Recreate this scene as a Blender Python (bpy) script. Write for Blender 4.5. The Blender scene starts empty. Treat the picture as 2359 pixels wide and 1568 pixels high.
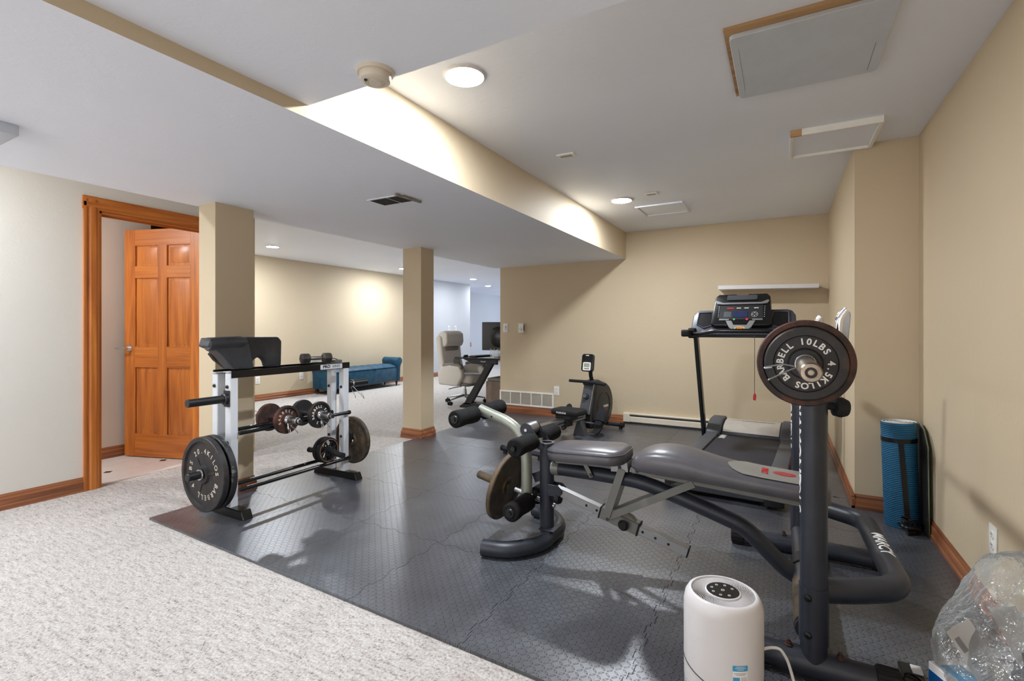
import bpy, bmesh, math, random
from mathutils import Matrix, Vector, noise
random.seed(7)
PI = math.pi
C = bpy.context.scene.collection
SC = bpy.context.scene

# ---------------------------------------------------------------- camera
cam_d = bpy.data.cameras.new('camera')
cam_d.sensor_width = 36.0
cam_d.lens = 36.0 * 1126.0 / 2359.0
cam_d.shift_y = -27.0 / 2359.0
cam_d.clip_start = 0.05
cam = bpy.data.objects.new('camera', cam_d)
cam.location = (0, 0, 1.155)
cam.rotation_euler = (PI / 2, 0, math.radians(29.0135))
C.objects.link(cam)
SC.camera = cam

# ---------------------------------------------------------------- world, exposure
w = bpy.data.worlds.new('world')
SC.world = w
w.use_nodes = True
w.node_tree.nodes['Background'].inputs[0].default_value = (0.8, 0.88, 1.0, 1)
w.node_tree.nodes['Background'].inputs[1].default_value = 0.6
SC.view_settings.view_transform = 'Standard'
SC.view_settings.look = 'None'
SC.view_settings.gamma = 1.0
SC.view_settings.use_curve_mapping = False
SC.view_settings.exposure = 0.72
SC.cycles.max_bounces = 10
SC.cycles.diffuse_bounces = 6
SC.cycles.glossy_bounces = 4
SC.cycles.transparent_max_bounces = 16
SC.cycles.sample_clamp_indirect = 6.0
SC.cycles.caustics_reflective = False
SC.cycles.caustics_refractive = False

LAMP = 440.0
FARLAMP = 620.0
CZ = 2.331; SZ = 2.006; PZ = 2.058   # ceiling, soffit underside, dropped panel underside
# daylight through the windows at the far end of the house; behind the camera, an added unseen fill for the ceiling
def area(name, loc, rot, sx, sy, power, col):
    l = bpy.data.lights.new(name, 'AREA'); l.shape = 'RECTANGLE'; l.size = sx; l.size_y = sy
    l.energy = power; l.color = col
    o = bpy.data.objects.new(name, l); o.location = loc; o.rotation_euler = rot; C.objects.link(o)
    return o
area('daylight_far_window', (-5.6, 15.9, 1.4), (-PI / 2, 0, 0), 4.0, 1.6, 60, (0.78, 0.87, 1.0))
area('ceiling_fill_rear', (-1.6, -2.9, 1.25), (PI / 2 + .3, 0, 0), 3.6, 1.3, 34, (0.95, 0.97, 1.0))

# ---------------------------------------------------------------- helpers
def lin(c):
    out = []
    for v in c[:3]:
        v = v / 255.0
        out.append(v / 12.92 if v <= 0.04045 else ((v + 0.055) / 1.055) ** 2.4)
    return (out[0], out[1], out[2], 1.0)

class NT:
    def __init__(s, name):
        s.m = bpy.data.materials.new(name); s.m.use_nodes = True
        s.t = s.m.node_tree; s.b = s.t.nodes['Principled BSDF']
        s.co = s.t.nodes.new('ShaderNodeTexCoord')
    def n(s, k, **kw):
        x = s.t.nodes.new(k)
        for a, v in kw.items(): setattr(x, a, v)
        return x
    def l(s, a, b): s.t.links.new(a, b)
    def math(s, op, a, b=None, c=None):
        x = s.n('ShaderNodeMath', operation=op)
        for i, v in enumerate((a, b, c)):
            if v is None: continue
            if isinstance(v, (int, float)): x.inputs[i].default_value = v
            else: s.l(v, x.inputs[i])
        return x.outputs[0]
    def pos(s, scale=(1, 1, 1), world=False):
        mp = s.n('ShaderNodeMapping'); mp.inputs['Scale'].default_value = scale
        if world:
            g = s.n('ShaderNodeNewGeometry'); s.l(g.outputs['Position'], mp.inputs[0])
        else: s.l(s.co.outputs['Object'], mp.inputs[0])
        return mp.outputs[0]
    def noise(s, vec, scale, detail=3, rough=.5):
        x = s.n('ShaderNodeTexNoise'); x.inputs['Scale'].default_value = scale
        x.inputs['Detail'].default_value = detail; x.inputs['Roughness'].default_value = rough
        s.l(vec, x.inputs['Vector']); return x.outputs['Fac']
    def ramp(s, f, stops):
        x = s.n('ShaderNodeValToRGB'); s.l(f, x.inputs[0])
        e = x.color_ramp.elements
        while len(e) < len(stops): e.new(0.5)
        for q, (p, c) in zip(e, stops): q.position = p; q.color = c
        return x.outputs[0]
    def mix(s, f, a, b):
        x = s.n('ShaderNodeMix', data_type='RGBA')
        if isinstance(f, (int, float)): x.inputs[0].default_value = f
        else: s.l(f, x.inputs[0])
        for i, v in ((6, a), (7, b)):
            if isinstance(v, tuple): x.inputs[i].default_value = v
            else: s.l(v, x.inputs[i])
        return x.outputs[2]
    def bump(s, h, strength=.3, dist=.002):
        x = s.n('ShaderNodeBump'); x.inputs['Strength'].default_value = strength
        x.inputs['Distance'].default_value = dist; s.l(h, x.inputs['Height'])
        s.l(x.outputs[0], s.b.inputs['Normal'])
    def set(s, col=None, rough=None, metal=None, spec=None):
        if col is not None:
            if isinstance(col, tuple): s.b.inputs['Base Color'].default_value = col
            else: s.l(col, s.b.inputs['Base Color'])
        if rough is not None:
            if isinstance(rough, (int, float)): s.b.inputs['Roughness'].default_value = rough
            else: s.l(rough, s.b.inputs['Roughness'])
        if metal is not None: s.b.inputs['Metallic'].default_value = metal
        if spec is not None: s.b.inputs['Specular IOR Level'].default_value = spec
        return s.m

M = {}
def simple(key, col, rough=.5, metal=0., spec=.5, nz=0.06, bscale=60, bstr=0.0, bdist=.001, scale=9):
    t = NT(key); v = t.pos()
    c = lin(col); d = tuple(x * (1 - nz * 2) for x in c[:3]) + (1,); e = tuple(min(1, x * (1 + nz)) for x in c[:3]) + (1,)
    t.set(t.ramp(t.noise(v, scale, 4, .6), [(.3, d), (.7, e)]), rough, metal, spec)
    if bstr: t.bump(t.noise(v, bscale, 3), bstr, bdist)
    M[key] = t.m
    return t.m

def paint(key, col, bstr=.35):
    t = NT(key); v = t.pos(world=True)
    c = lin(col); d = tuple(x * .965 for x in c[:3]) + (1,)
    t.set(t.ramp(t.noise(v, .9, 3), [(.35, d), (.65, c)]), .62, 0, .3)
    n1 = t.noise(v, 9, 5, .65); n2 = t.noise(v, 90, 2)
    k = t.ramp(n1, [(.47, (0, 0, 0, 1)), (.56, (1, 1, 1, 1))])
    t.bump(t.math('ADD', t.math('MULTIPLY', k, .6), t.math('MULTIPLY', n2, .25)), bstr, .0016)
    M[key] = t.m
paint('wall_paint', (205, 188, 160))
paint('ceiling_paint', (238, 243, 254), .3)
paint('lit_wall_paint', (222, 220, 214), .3)  # wall paint lightened: the bright light on the left wall put into its colour
paint('daylit_office_paint', (206, 208, 213), .2)  # whiter, cooler wall colour with the daylight painted in
paint('bath_paint', (214, 205, 196), .2)

def wood(key, c1, c2, c3, axis, rough=.33):
    t = NT(key)
    sc = {'x': (1.2, 22, 22), 'y': (22, 1.2, 22), 'z': (22, 22, 1.2)}[axis]
    v = t.pos(sc); n1 = t.noise(v, 1.0, 5, .6)
    v2 = t.pos(tuple(x * .25 for x in sc)); n2 = t.noise(v2, 1.6, 3, .5)
    w1 = t.math('FRACT', t.math('MULTIPLY', n2, 7.0))
    w1 = t.math('ABSOLUTE', t.math('SUBTRACT', w1, .5))
    f = t.math('ADD', t.math('MULTIPLY', n1, .75), t.math('MULTIPLY', w1, .35))
    t.set(t.ramp(f, [(.25, lin(c1)), (.5, lin(c2)), (.75, lin(c3))]), rough, 0, .5)
    t.bump(n1, .15, .001)
    M[key] = t.m
for ax in 'xyz':
    wood('trim_wood_' + ax, (104, 60, 38), (150, 94, 60), (178, 116, 76), ax)
    wood('door_wood_' + ax, (156, 84, 34), (190, 112, 46), (208, 134, 62), ax, .3)
wood('raw_timber', (150, 112, 76), (184, 146, 104), (200, 165, 122), 'x', .6)

def carpet_mat():
    t = NT('carpet'); v = t.pos(world=True)
    n1 = t.noise(v, 95, 3, .7)
    v2 = t.pos((1.6, 5.5, 1), True); n2 = t.noise(v2, 9, 4, .7)
    v3 = t.pos(world=True); n3 = t.noise(v3, 170, 2, .5)
    n4 = t.noise(v, .8, 3)
    f = t.math('ADD', t.math('MULTIPLY', n1, .62), t.math('MULTIPLY', n2, .38))
    base = t.ramp(f, [(.36, lin((118, 109, 103))), (.44, lin((172, 166, 161))), (.6, lin((204, 200, 196)))])
    fl = t.ramp(t.math('ADD', t.math('MULTIPLY', n3, .72), t.math('MULTIPLY', n2, .3)), [(.36, (1, 1, 1, 1)), (.415, (0, 0, 0, 1))])
    t.set(t.mix(t.math('MULTIPLY', fl, .75), base, lin((128, 96, 88))), .95, 0, .1)
    t.bump(f, .7, .010)
    M['carpet'] = t.m
carpet_mat()

def foam_mat():
    t = NT('foam'); v = t.pos(world=True)
    sep = t.n('ShaderNodeSeparateXYZ'); t.l(v, sep.inputs[0])
    p = 1 / .0225
    u = t.math('MULTIPLY', sep.outputs[0], p); w_ = t.math('MULTIPLY', sep.outputs[1], p)
    fu = t.math('SUBTRACT', t.math('FRACT', u), .5); fv = t.math('SUBTRACT', t.math('FRACT', w_), .5)
    ck = t.math('MODULO', t.math('ADD', t.math('FLOOR', u), t.math('ADD', t.math('FLOOR', w_), 2000.0)), 2.0)
    ck = t.math('ABSOLUTE', ck)
    # lugs run at +45 and -45 degrees in alternate cells
    a = t.math('MULTIPLY', t.math('ADD', fu, fv), .7071); b = t.math('MULTIPLY', t.math('SUBTRACT', fu, fv), .7071)
    la = t.math('ADD', t.math('MULTIPLY', a, ck), t.math('MULTIPLY', b, t.math('SUBTRACT', 1.0, ck)))
    lb = t.math('ADD', t.math('MULTIPLY', b, ck), t.math('MULTIPLY', a, t.math('SUBTRACT', 1.0, ck)))
    d = t.math('SQRT', t.math('ADD', t.math('POWER', t.math('DIVIDE', la, .54), 2.0), t.math('POWER', t.math('DIVIDE', lb, .18), 2.0)))
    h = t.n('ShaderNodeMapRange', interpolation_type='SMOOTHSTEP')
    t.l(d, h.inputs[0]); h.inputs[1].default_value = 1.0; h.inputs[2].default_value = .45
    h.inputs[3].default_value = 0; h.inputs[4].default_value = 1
    n1 = t.noise(v, 1.3, 4, .6); n2 = t.noise(v, 60, 3)
    col = t.ramp(n1, [(.3, lin((50, 50, 57))), (.5, lin((66, 68, 75))), (.72, lin((98, 104, 111)))])
    vs = t.pos((9, 3, 1), True); sc = t.ramp(t.noise(vs, 3.4, 5, .75), [(.66, (0, 0, 0, 1)), (.7, (1, 1, 1, 1))])
    col = t.mix(t.math('MULTIPLY', sc, .3), col, lin((50, 50, 54)))
    t.set(t.mix(t.math('MULTIPLY', h.outputs[0], .25), col, lin((120, 122, 128))), .37, 0, .7)  # lug tops mixed lighter, highlights painted into the colour
    t.b.inputs['Coat Weight'].default_value = .65; t.b.inputs['Coat Roughness'].default_value = .37
    t.bump(t.math('ADD', h.outputs[0], t.math('MULTIPLY', n2, .08)), 1.0, .009)
    M['foam'] = t.m
foam_mat()

simple('black_frame', (38, 42, 52), .42, 0, .5, .15, 40, .12, .0008)
simple('grey_frame', (122, 122, 118), .4, .25, .5, .05)
simple('sage_frame', (150, 153, 142), .38, .3, .5, .05)
simple('steel', (180, 180, 184), .28, 1.0)
simple('chrome', (225, 225, 228), .12, 1.0)
simple('old_chrome', (176, 162, 146), .3, 1.0, .5, .25, scale=14)
simple('white_frame', (214, 218, 224), .35, 0, .5, .02)
simple('white_plastic', (212, 209, 210), .35, 0, .5, .015)
simple('plate_white', (232, 230, 224), .4, 0, .5, .01)
simple('cream_enamel', (222, 212, 192), .45, 0, .5, .02)
simple('vent_white', (240, 238, 232), .5, 0, .4, .02)
simple('smoke_white', (214, 204, 188), .5, 0, .4, .02)
simple('panel_grey', (202, 209, 219), .55, 0, .4, .03)
simple('dark_gap', (52, 46, 40), .9, 0, .1)
simple('duct_grey', (150, 140, 126), .6, 0, .3, .2, scale=25)
simple('black_plastic', (26, 27, 30), .4, 0, .5, .1)
simple('gloss_black', (16, 17, 19), .22, 0, .5, .05)
simple('rubber', (30, 30, 32), .75, 0, .3, .12)
simple('ribbed_rubber', (28, 28, 30), .6, 0, .3, .12)
simple('foam_roller', (28, 28, 29), .85, 0, .2, .25, 90, .5, .002, 18)
simple('vinyl', (86, 84, 89), .34, 0, .5, .10, 130, .15, .0006)
simple('vinyl_dark', (60, 63, 68), .4, 0, .5, .16, 130, .2, .0008)
simple('pad_grey', (132, 130, 124), .42, 0, .5, .06, 130, .1, .0005)
simple('pad_back', (40, 34, 28), .8)
simple('red_ink', (190, 28, 38), .45)
simple('white_ink', (228, 228, 226), .45)
simple('rust_ink', (196, 186, 172), .6, 0, .3, .2)
simple('tread_body', (52, 54, 62), .45, 0, .5, .08)
simple('tread_belt', (38, 39, 48), .55, 0, .4, .08, 400, .2, .0004)
simple('tread_rail', (74, 76, 82), .5, 0, .4, .1, 200, .2, .0004)
simple('tread_tray', (56, 59, 70), .4, 0, .5, .05)
simple('silver', (158, 158, 160), .36, .8)
simple('hood_silver', (205, 200, 192), .35, .5)
simple('screen', (40, 46, 84), .15)
simple('lcd', (150, 156, 140), .3)
simple('green_ink', (60, 170, 90), .4)
simple('orange_ink', (236, 120, 40), .4)
simple('copper_ink', (150, 104, 76), .4)
simple('yellow_ink', (240, 214, 130), .4)
simple('mat_pale', (214, 212, 208), .7)
simple('louvre_grey', (188, 180, 166), .5)
simple('teal_velvet', (10, 72, 100), .55, 0, .5, .28, 30, .2, .003, 10)
simple('dark_leg', (34, 24, 20), .35)
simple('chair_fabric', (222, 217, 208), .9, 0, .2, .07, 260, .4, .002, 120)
simple('chair_grey', (146, 142, 134), .9, 0, .2, .07, 260, .4, .002)  # darker grey tone for chair trim, keys, badge and cushion
simple('cabinet_wood', (150, 132, 118), .5, 0, .4, .12)
simple('desk_black', (34, 34, 38), .45)
simple('tile', (228, 226, 224), .25, 0, .5, .02)
simple('tile_black', (24, 24, 26), .25)
simple('blue_print', (20, 84, 150), .3)
simple('sky_print', (58, 158, 206), .35)
simple('paper', (232, 230, 230), .6, 0, .3, .01)
simple('ink_grey', (120, 120, 126), .6)
simple('cord_white', (226, 224, 218), .45)
simple('vent_slot', (58, 58, 60), .6)
simple('olive_sheet', (112, 122, 100), .5)
simple('cast_green', (96, 108, 104), .5)

def yoga():
    t = NT('yoga_blue'); v = t.pos()
    sep = t.n('ShaderNodeSeparateXYZ'); t.l(v, sep.inputs[0])
    s = t.math('SINE', t.math('MULTIPLY', sep.outputs[2], 2 * PI / .0105))
    c = t.ramp(t.math('ADD', t.math('MULTIPLY', s, .5), .5), [(.1, lin((18, 62, 92))), (.6, lin((44, 112, 152)))])
    t.set(c, .6, 0, .3); t.bump(s, .6, .002); M['yoga_blue'] = t.m
yoga()
def rusty(key, base, rust, lo, hi, rough=.6, rim=False):
    t = NT(key); v = t.pos()
    f = t.ramp(t.noise(v, 14, 6, .7), [(lo, (0, 0, 0, 1)), (hi, (1, 1, 1, 1))])
    f2 = t.noise(v, 130, 3, .6)
    c = t.mix(f, lin(base), lin(rust))
    t.set(t.mix(t.math('MULTIPLY', f2, .35), c, lin((24, 20, 18))), rough, 0, .4)
    t.bump(t.math('ADD', f2, f), .35, .0012); M[key] = t.m
rusty('iron_rust', (46, 36, 34), (98, 58, 44), .42, .62)
rusty('iron_black', (42, 41, 43), (76, 60, 52), .52, .7, .5)
rusty('iron_old', (60, 56, 50), (104, 86, 62), .4, .66, .55)
rusty('iron_worn', (40, 41, 44), (150, 148, 144), .56, .68, .5)
rusty('iron_rim', (92, 76, 60), (120, 96, 70), .4, .7, .6)
rusty('hex_iron', (62, 62, 60), (96, 84, 70), .45, .65, .45)

def emis(key, col, k):
    t = NT(key); t.set(lin(col), .5)
    t.b.inputs['Emission Color'].default_value = lin(col); t.b.inputs['Emission Strength'].default_value = k
    M[key] = t.m
emis('lamp_near', (242, 248, 255), LAMP)
emis('lamp_far', (240, 247, 255), FARLAMP)
emis('lamp_wash', (240, 247, 255), 560.0)
emis('lamp_rear_fill', (240, 247, 255), 165.0)
emis('lamp_office', (240, 247, 255), 300.0)
emis('lamp_strong', (240, 247, 255), 600.0)
emis('lamp_bath_fill', (250, 250, 250), 280.0)

def plastic():
    t = NT('clear_bag'); v = t.pos()
    n = t.noise(v, 9, 5, .62)
    bp = t.n('ShaderNodeBump'); bp.inputs['Strength'].default_value = .8; bp.inputs['Distance'].default_value = .03
    t.l(n, bp.inputs['Height'])
    tr = t.n('ShaderNodeBsdfTransparent'); tr.inputs[0].default_value = (.99, .995, 1, 1)
    gl = t.n('ShaderNodeBsdfGlossy'); gl.inputs['Roughness'].default_value = .07
    df = t.n('ShaderNodeBsdfDiffuse'); df.inputs[0].default_value = (.8, .86, .88, 1)
    t.l(bp.outputs[0], gl.inputs['Normal']); t.l(bp.outputs[0], df.inputs['Normal'])
    m1 = t.n('ShaderNodeMixShader'); m1.inputs[0].default_value = .42; t.l(gl.outputs[0], m1.inputs[1]); t.l(df.outputs[0], m1.inputs[2])
    fr = t.n('ShaderNodeFresnel'); fr.inputs[0].default_value = 1.5; t.l(bp.outputs[0], fr.inputs['Normal'])
    f = t.math('MINIMUM', t.math('ADD', t.math('MULTIPLY', fr.outputs[0], 1.1), .10), .85)
    m2 = t.n('ShaderNodeMixShader'); t.l(f, m2.inputs[0]); t.l(tr.outputs[0], m2.inputs[1]); t.l(m1.outputs[0], m2.inputs[2])
    t.l(m2.outputs[0], t.t.nodes['Material Output'].inputs[0]); M['clear_bag'] = t.m
plastic()

# ---------------------------------------------------------------- mesh builder
def frame_to(p, d, up=(0, 0, 1)):
    """matrix whose z axis runs along d, at p"""
    z = Vector(d).normalized(); u = Vector(up)
    if abs(z.dot(u)) > .98: u = Vector((1, 0, 0))
    x = u.cross(z).normalized(); y = z.cross(x)
    m = Matrix((x, y, z)).transposed().to_4x4(); m.translation = Vector(p)
    return m
def axes(p, x, y, z):
    m = Matrix((Vector(x), Vector(y), Vector(z))).transposed().to_4x4(); m.translation = Vector(p); return m
def fillet(pts, rad, n=6):
    pts = [Vector(p) for p in pts]; out = [pts[0]]
    for i in range(1, len(pts) - 1):
        a, b, c = pts[i - 1], pts[i], pts[i + 1]
        r = min(rad, (a - b).length * .48, (c - b).length * .48)
        p = b + (a - b).normalized() * r; q = b + (c - b).normalized() * r
        for k in range(n + 1):
            t = k / n; out.append(p * (1 - t) ** 2 + b * 2 * t * (1 - t) + q * t * t)
    out.append(pts[-1]); return out

WM = {}
TXT = {}
class MB:
    def __init__(s): s.bm = bmesh.new(); s.mi = 0
    def _add(s, tmp, m=None):
        if m is not None: bmesh.ops.transform(tmp, matrix=m, verts=tmp.verts)
        for f in tmp.faces: f.material_index = s.mi
        me = bpy.data.meshes.new('t'); tmp.to_mesh(me); tmp.free(); s.bm.from_mesh(me); bpy.data.meshes.remove(me)
        return s
    def box(s, c, d, m=None, bev=0., seg=2):
        t = bmesh.new(); bmesh.ops.create_cube(t, size=1.0)
        bmesh.ops.scale(t, vec=d, verts=t.verts)
        if bev: bmesh.ops.bevel(t, geom=t.edges[:], offset=bev, segments=seg, affect='EDGES', profile=.5)
        mm = Matrix.Translation(c)
        if m is not None: mm = mm @ m.to_4x4()
        return s._add(t, mm)
    def bx(s, x0, x1, y0, y1, z0, z1, bev=0., seg=2):
        return s.box(((x0 + x1) / 2, (y0 + y1) / 2, (z0 + z1) / 2), (abs(x1 - x0), abs(y1 - y0), abs(z1 - z0)), None, bev, seg)
    def bar(s, p, q, wd, ht, bev=0.002, up=(0, 0, 1)):
        """rectangular bar from p to q; ht measured along up"""
        p = Vector(p); q = Vector(q); m = frame_to((p + q) / 2, q - p, up)
        t = bmesh.new(); bmesh.ops.create_cube(t, size=1.0)
        bmesh.ops.scale(t, vec=(wd, ht, (q - p).length), verts=t.verts)
        if bev: bmesh.ops.bevel(t, geom=t.edges[:], offset=bev, segments=1, affect='EDGES')
        return s._add(t, m)
    def cyl(s, p, q, r, r2=None, seg=24, bev=0.):
        p = Vector(p); q = Vector(q); L = (q - p).length; r2 = r if r2 is None else r2
        if bev: return s.lathe([(0, 0), (r - bev, 0), (r, bev), (r2, L - bev), (r2 - bev, L), (0, L)], frame_to(p, q - p), seg)
        return s.lathe([(0, 0), (r, 0), (r2, L), (0, L)], frame_to(p, q - p), seg)
    def lathe(s, prof, m=None, seg=32):
        t = bmesh.new(); rings = []
        for r, z in prof:
            if r < 1e-6: rings.append([t.verts.new((0, 0, z))])
            else: rings.append([t.verts.new((r * math.cos(2 * PI * k / seg), r * math.sin(2 * PI * k / seg), z)) for k in range(seg)])
        for a, b in zip(rings, rings[1:]):
            if len(a) == 1 and len(b) == 1: continue
            for k in range(seg):
                k2 = (k + 1) % seg
                if len(a) == 1: t.faces.new((a[0], b[k2], b[k]))
                elif len(b) == 1: t.faces.new((a[k], a[k2], b[0]))
                else: t.faces.new((a[k], a[k2], b[k2], b[k]))
        bmesh.ops.recalc_face_normals(t, faces=t.faces)
        return s._add(t, m)
    def tube(s, pts, r, seg=14, cap=True, flat=1.0, closed=False):
        pts = [Vector(p) for p in pts]; t = bmesh.new(); rings = []; n = len(pts)
        rr = r if isinstance(r, (list, tuple)) else [r] * n
        up = None
        for i, p in enumerate(pts):
            if closed: d = pts[(i + 1) % n] - pts[i - 1]
            else: d = pts[min(i + 1, n - 1)] - pts[max(i - 1, 0)]
            d.normalize()
            if up is None: up = Vector((0, 0, 1)) if abs(d.z) < .9 else Vector((1, 0, 0))
            x = up.cross(d).normalized(); y = d.cross(x).normalized(); up = y
            rings.append([t.verts.new(p + x * (rr[i] * math.cos(2 * PI * k / seg)) + y * (rr[i] * flat * math.sin(2 * PI * k / seg))) for k in range(seg)])
        for a, b in zip(rings, rings[1:] + ([rings[0]] if closed else [])):
            for k in range(seg): t.faces.new((a[k], a[(k + 1) % seg], b[(k + 1) % seg], b[k]))
        if cap and not closed: t.faces.new(rings[0][::-1]); t.faces.new(rings[-1])
        bmesh.ops.recalc_face_normals(t, faces=t.faces)
        return s._add(t)
    def prism(s, poly, z0, z1, m=None, bev=0., seg=2):
        t = bmesh.new(); vs = [t.verts.new((x, y, z0)) for x, y in poly]; f = t.faces.new(vs)
        g = bmesh.ops.extrude_face_region(t, geom=[f])
        bmesh.ops.translate(t, vec=(0, 0, z1 - z0), verts=[v for v in g['geom'] if isinstance(v, bmesh.types.BMVert)])
        bmesh.ops.recalc_face_normals(t, faces=t.faces)
        if bev:
            es = [e for e in t.edges if len(e.link_faces) == 2 and e.calc_face_angle(0) > .5]
            bmesh.ops.bevel(t, geom=es, offset=bev, segments=seg, affect='EDGES', profile=.5, clamp_overlap=True)
        return s._add(t, m)
    def pad(s, poly, h, m=None, bev=.02, seg=4, cut=0):
        """upholstered slab: outline poly, height h, rounded edges"""
        return s.prism(poly, 0, h, m, bev, seg)
    def text(s, st, size, m, ext=.0008, align='CENTER', bold=0.0, sx=1.0):
        key = (st, size, ext, align, bold)
        if key not in TXT:
            cu = bpy.data.curves.new('t', 'FONT'); cu.body = st; cu.size = size; cu.extrude = ext
            cu.align_x = align; cu.align_y = 'CENTER'; cu.offset = bold; cu.resolution_u = 3
            o = bpy.data.objects.new('t', cu); C.objects.link(o)
            dg = bpy.context.evaluated_depsgraph_get(); dg.update()
            me = bpy.data.meshes.new_from_object(o.evaluated_get(dg))
            bpy.data.objects.remove(o); TXT[key] = me
        t = bmesh.new(); t.from_mesh(TXT[key])
        if sx != 1.0: bmesh.ops.scale(t, vec=(sx, 1, 1), verts=t.verts)
        return s._add(t, m)
    def ringtext(s, st, rad, size, m, start=90., span=300., ext=.0012, bold=.0006):
        n = len(st)
        for i, ch in enumerate(st):
            if ch == ' ': continue
            a = math.radians(start - span * i / max(1, n - 1))
            mm = m @ Matrix.Translation((rad * math.cos(a), rad * math.sin(a), 0)) @ Matrix.Rotation(a - PI / 2, 4, 'Z')
            s.text(ch, size, mm, ext, 'CENTER', bold)
        return s
    def build(s, name, mats, parent=None, world=False, smooth=True, ang=32.):
        if world and parent is not None:
            bmesh.ops.transform(s.bm, matrix=WM[parent].inverted(), verts=s.bm.verts)
        me = bpy.data.meshes.new(name)
        if smooth:
            th = math.radians(ang)
            for f in s.bm.faces: f.smooth = True
            for e in s.bm.edges:
                e.smooth = not (len(e.link_faces) != 2 or e.calc_face_angle(0) > th)
        s.bm.to_mesh(me); s.bm.free()
        for mm in (mats if isinstance(mats, (list, tuple)) else [mats]): me.materials.append(M[mm])
        o = bpy.data.objects.new(name, me); C.objects.link(o)
        WM[o] = Matrix.Identity(4)
        if parent is not None: o.parent = parent; WM[o] = WM[parent].copy()
        return o

def tag(o, label, cat, group=None):
    o['label'] = label; o['category'] = cat
    if group: o['group'] = group
    return o
def thing(name, label, cat, loc=(0, 0, 0), rz=0., group=None):
    o = bpy.data.objects.new(name, None); o.empty_display_size = .1; C.objects.link(o)
    o.location = loc; o.rotation_euler = (0, 0, rz)
    WM[o] = Matrix.Translation(loc) @ Matrix.Rotation(rz, 4, 'Z')
    return tag(o, label, cat, group)
def struct(o): o['kind'] = 'structure'; return o
def dup(root, label, loc, rz=None):
    r = root.copy(); C.objects.link(r); r.location = loc; r['label'] = label
    if rz is not None: r.rotation_euler = (0, 0, rz)
    for ch in list(root.children):
        c = ch.copy(); C.objects.link(c); c.parent = r
        for g in list(ch.children):
            d = g.copy(); C.objects.link(d); d.parent = c
    return r
def rrect(w_, h_, r, n=5, cx=0, cy=0):
    out = []
    for qx, qy, a0 in ((1, 1, 0), (-1, 1, 90), (-1, -1, 180), (1, -1, 270)):
        for k in range(n + 1):
            a = math.radians(a0 + 90 * k / n)
            out.append((cx + qx * (w_ / 2 - r) + r * math.cos(a), cy + qy * (h_ / 2 - r) + r * math.sin(a)))
    return out
# ================================================================ THE ROOM
m = MB(); m.bx(-9.2, 0.85, -3.1, 16.1, -.12, 0); struct(m.build('floor', 'carpet', smooth=False))
m = MB(); m.bx(-9.2, 0.85, -3.1, 16.1, CZ, CZ + .12); struct(m.build('ceiling', 'ceiling_paint', smooth=False))
def two_tone(name, x0, x1, y0, y1, z0, z1):
    m = MB(); m.bx(x0, x1, y0, y1, z0, z1)
    for f in m.bm.faces: f.material_index = 1 if abs(f.normal.z) < .5 else 0
    return struct(m.build(name, ['ceiling_paint', 'wall_paint'], smooth=False))
two_tone('ceiling_soffit', -3.56, -1.68, -3.0, 5.9, SZ, CZ + .01)
two_tone('ceiling_panel', -1.68, .722, -3.0, 1.33, PZ, CZ + .01)

def wall(name, x0, x1, y0, y1, mat='wall_paint', z0=0, z1=CZ):
    m = MB(); m.bx(x0, x1, y0, y1, z0, z1); return struct(m.build(name, mat, smooth=False))
wall('wall_back', -3.46, .40, 5.9, 6.02)
wall('wall_right', .722, .85, -3.0, 3.8)
wall('wall_bump', .40, .85, 3.8, 6.02)
wall('wall_behind', -4.35, .85, -3.1, -3.0)
# left wall with the doorway cut into it
m = MB()
m.bx(-4.47, -4.35, -3.0, 1.649, 0, CZ); m.bx(-4.47, -4.35, 2.43, 2.75, 0, CZ); m.bx(-4.47, -4.35, 1.649, 2.43, 2.01, CZ)
struct(m.build('wall_left', 'lit_wall_paint', smooth=False))
wall('wall_hall', -7.33, -4.35, 2.75, 2.85)
wall('wall_far', -7.45, -7.33, 2.75, 8.9)
wall('wall_far_office', -7.45, -7.33, 8.9, 10.9, 'daylit_office_paint')
wall('wall_far_return', -8.85, -7.45, 10.78, 10.9, 'daylit_office_paint')
wall('wall_office', -8.97, -8.85, 10.9, 16.1, 'daylit_office_paint')
wall('wall_office_end', -8.85, .85, 16.0, 16.1, 'daylit_office_paint')
wall('wall_office_right', .72, .85, 6.02, 16.0, 'daylit_office_paint')
wall('wall_bath', -5.36, -5.26, .6, 2.40, 'bath_paint')
wall('wall_bath_end', -7.3, -4.47, .5, .6, 'bath_paint')
wall('wall_bath_rear', -7.4, -7.3, .5, 2.75, 'bath_paint')
wall('column_1', -3.52, -3.327, 1.90, 2.17, 'wall_paint', 0, SZ)
wall('column_2', -3.545, -3.30, 3.995, 4.205, 'wall_paint', 0, SZ)

# tiled floor beyond the door
m = MB(); m.bx(-7.3, -4.42, .6, 2.75, 0, .004)
m.mi = 1
for i in range(6):
    for j in range(5):
        cx, cy = -4.745 - i * .40, 1.06 + j * .40
        m.prism([(cx + .032, cy), (cx, cy + .032), (cx - .032, cy), (cx, cy - .032)], .003, .0055)
m.mi = 2
for i in range(16): m.bx(-4.545 - i * .2 - .0015, -4.545 - i * .2 + .0015, .6, 2.75, .003, .0045)
for j in range(11): m.bx(-7.3, -4.42, .66 + j * .2 - .0015, .66 + j * .2 + .0015, .003, .0045)
struct(m.build('floor_tile', ['tile', 'tile_black', 'mat_pale'], smooth=False))

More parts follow.
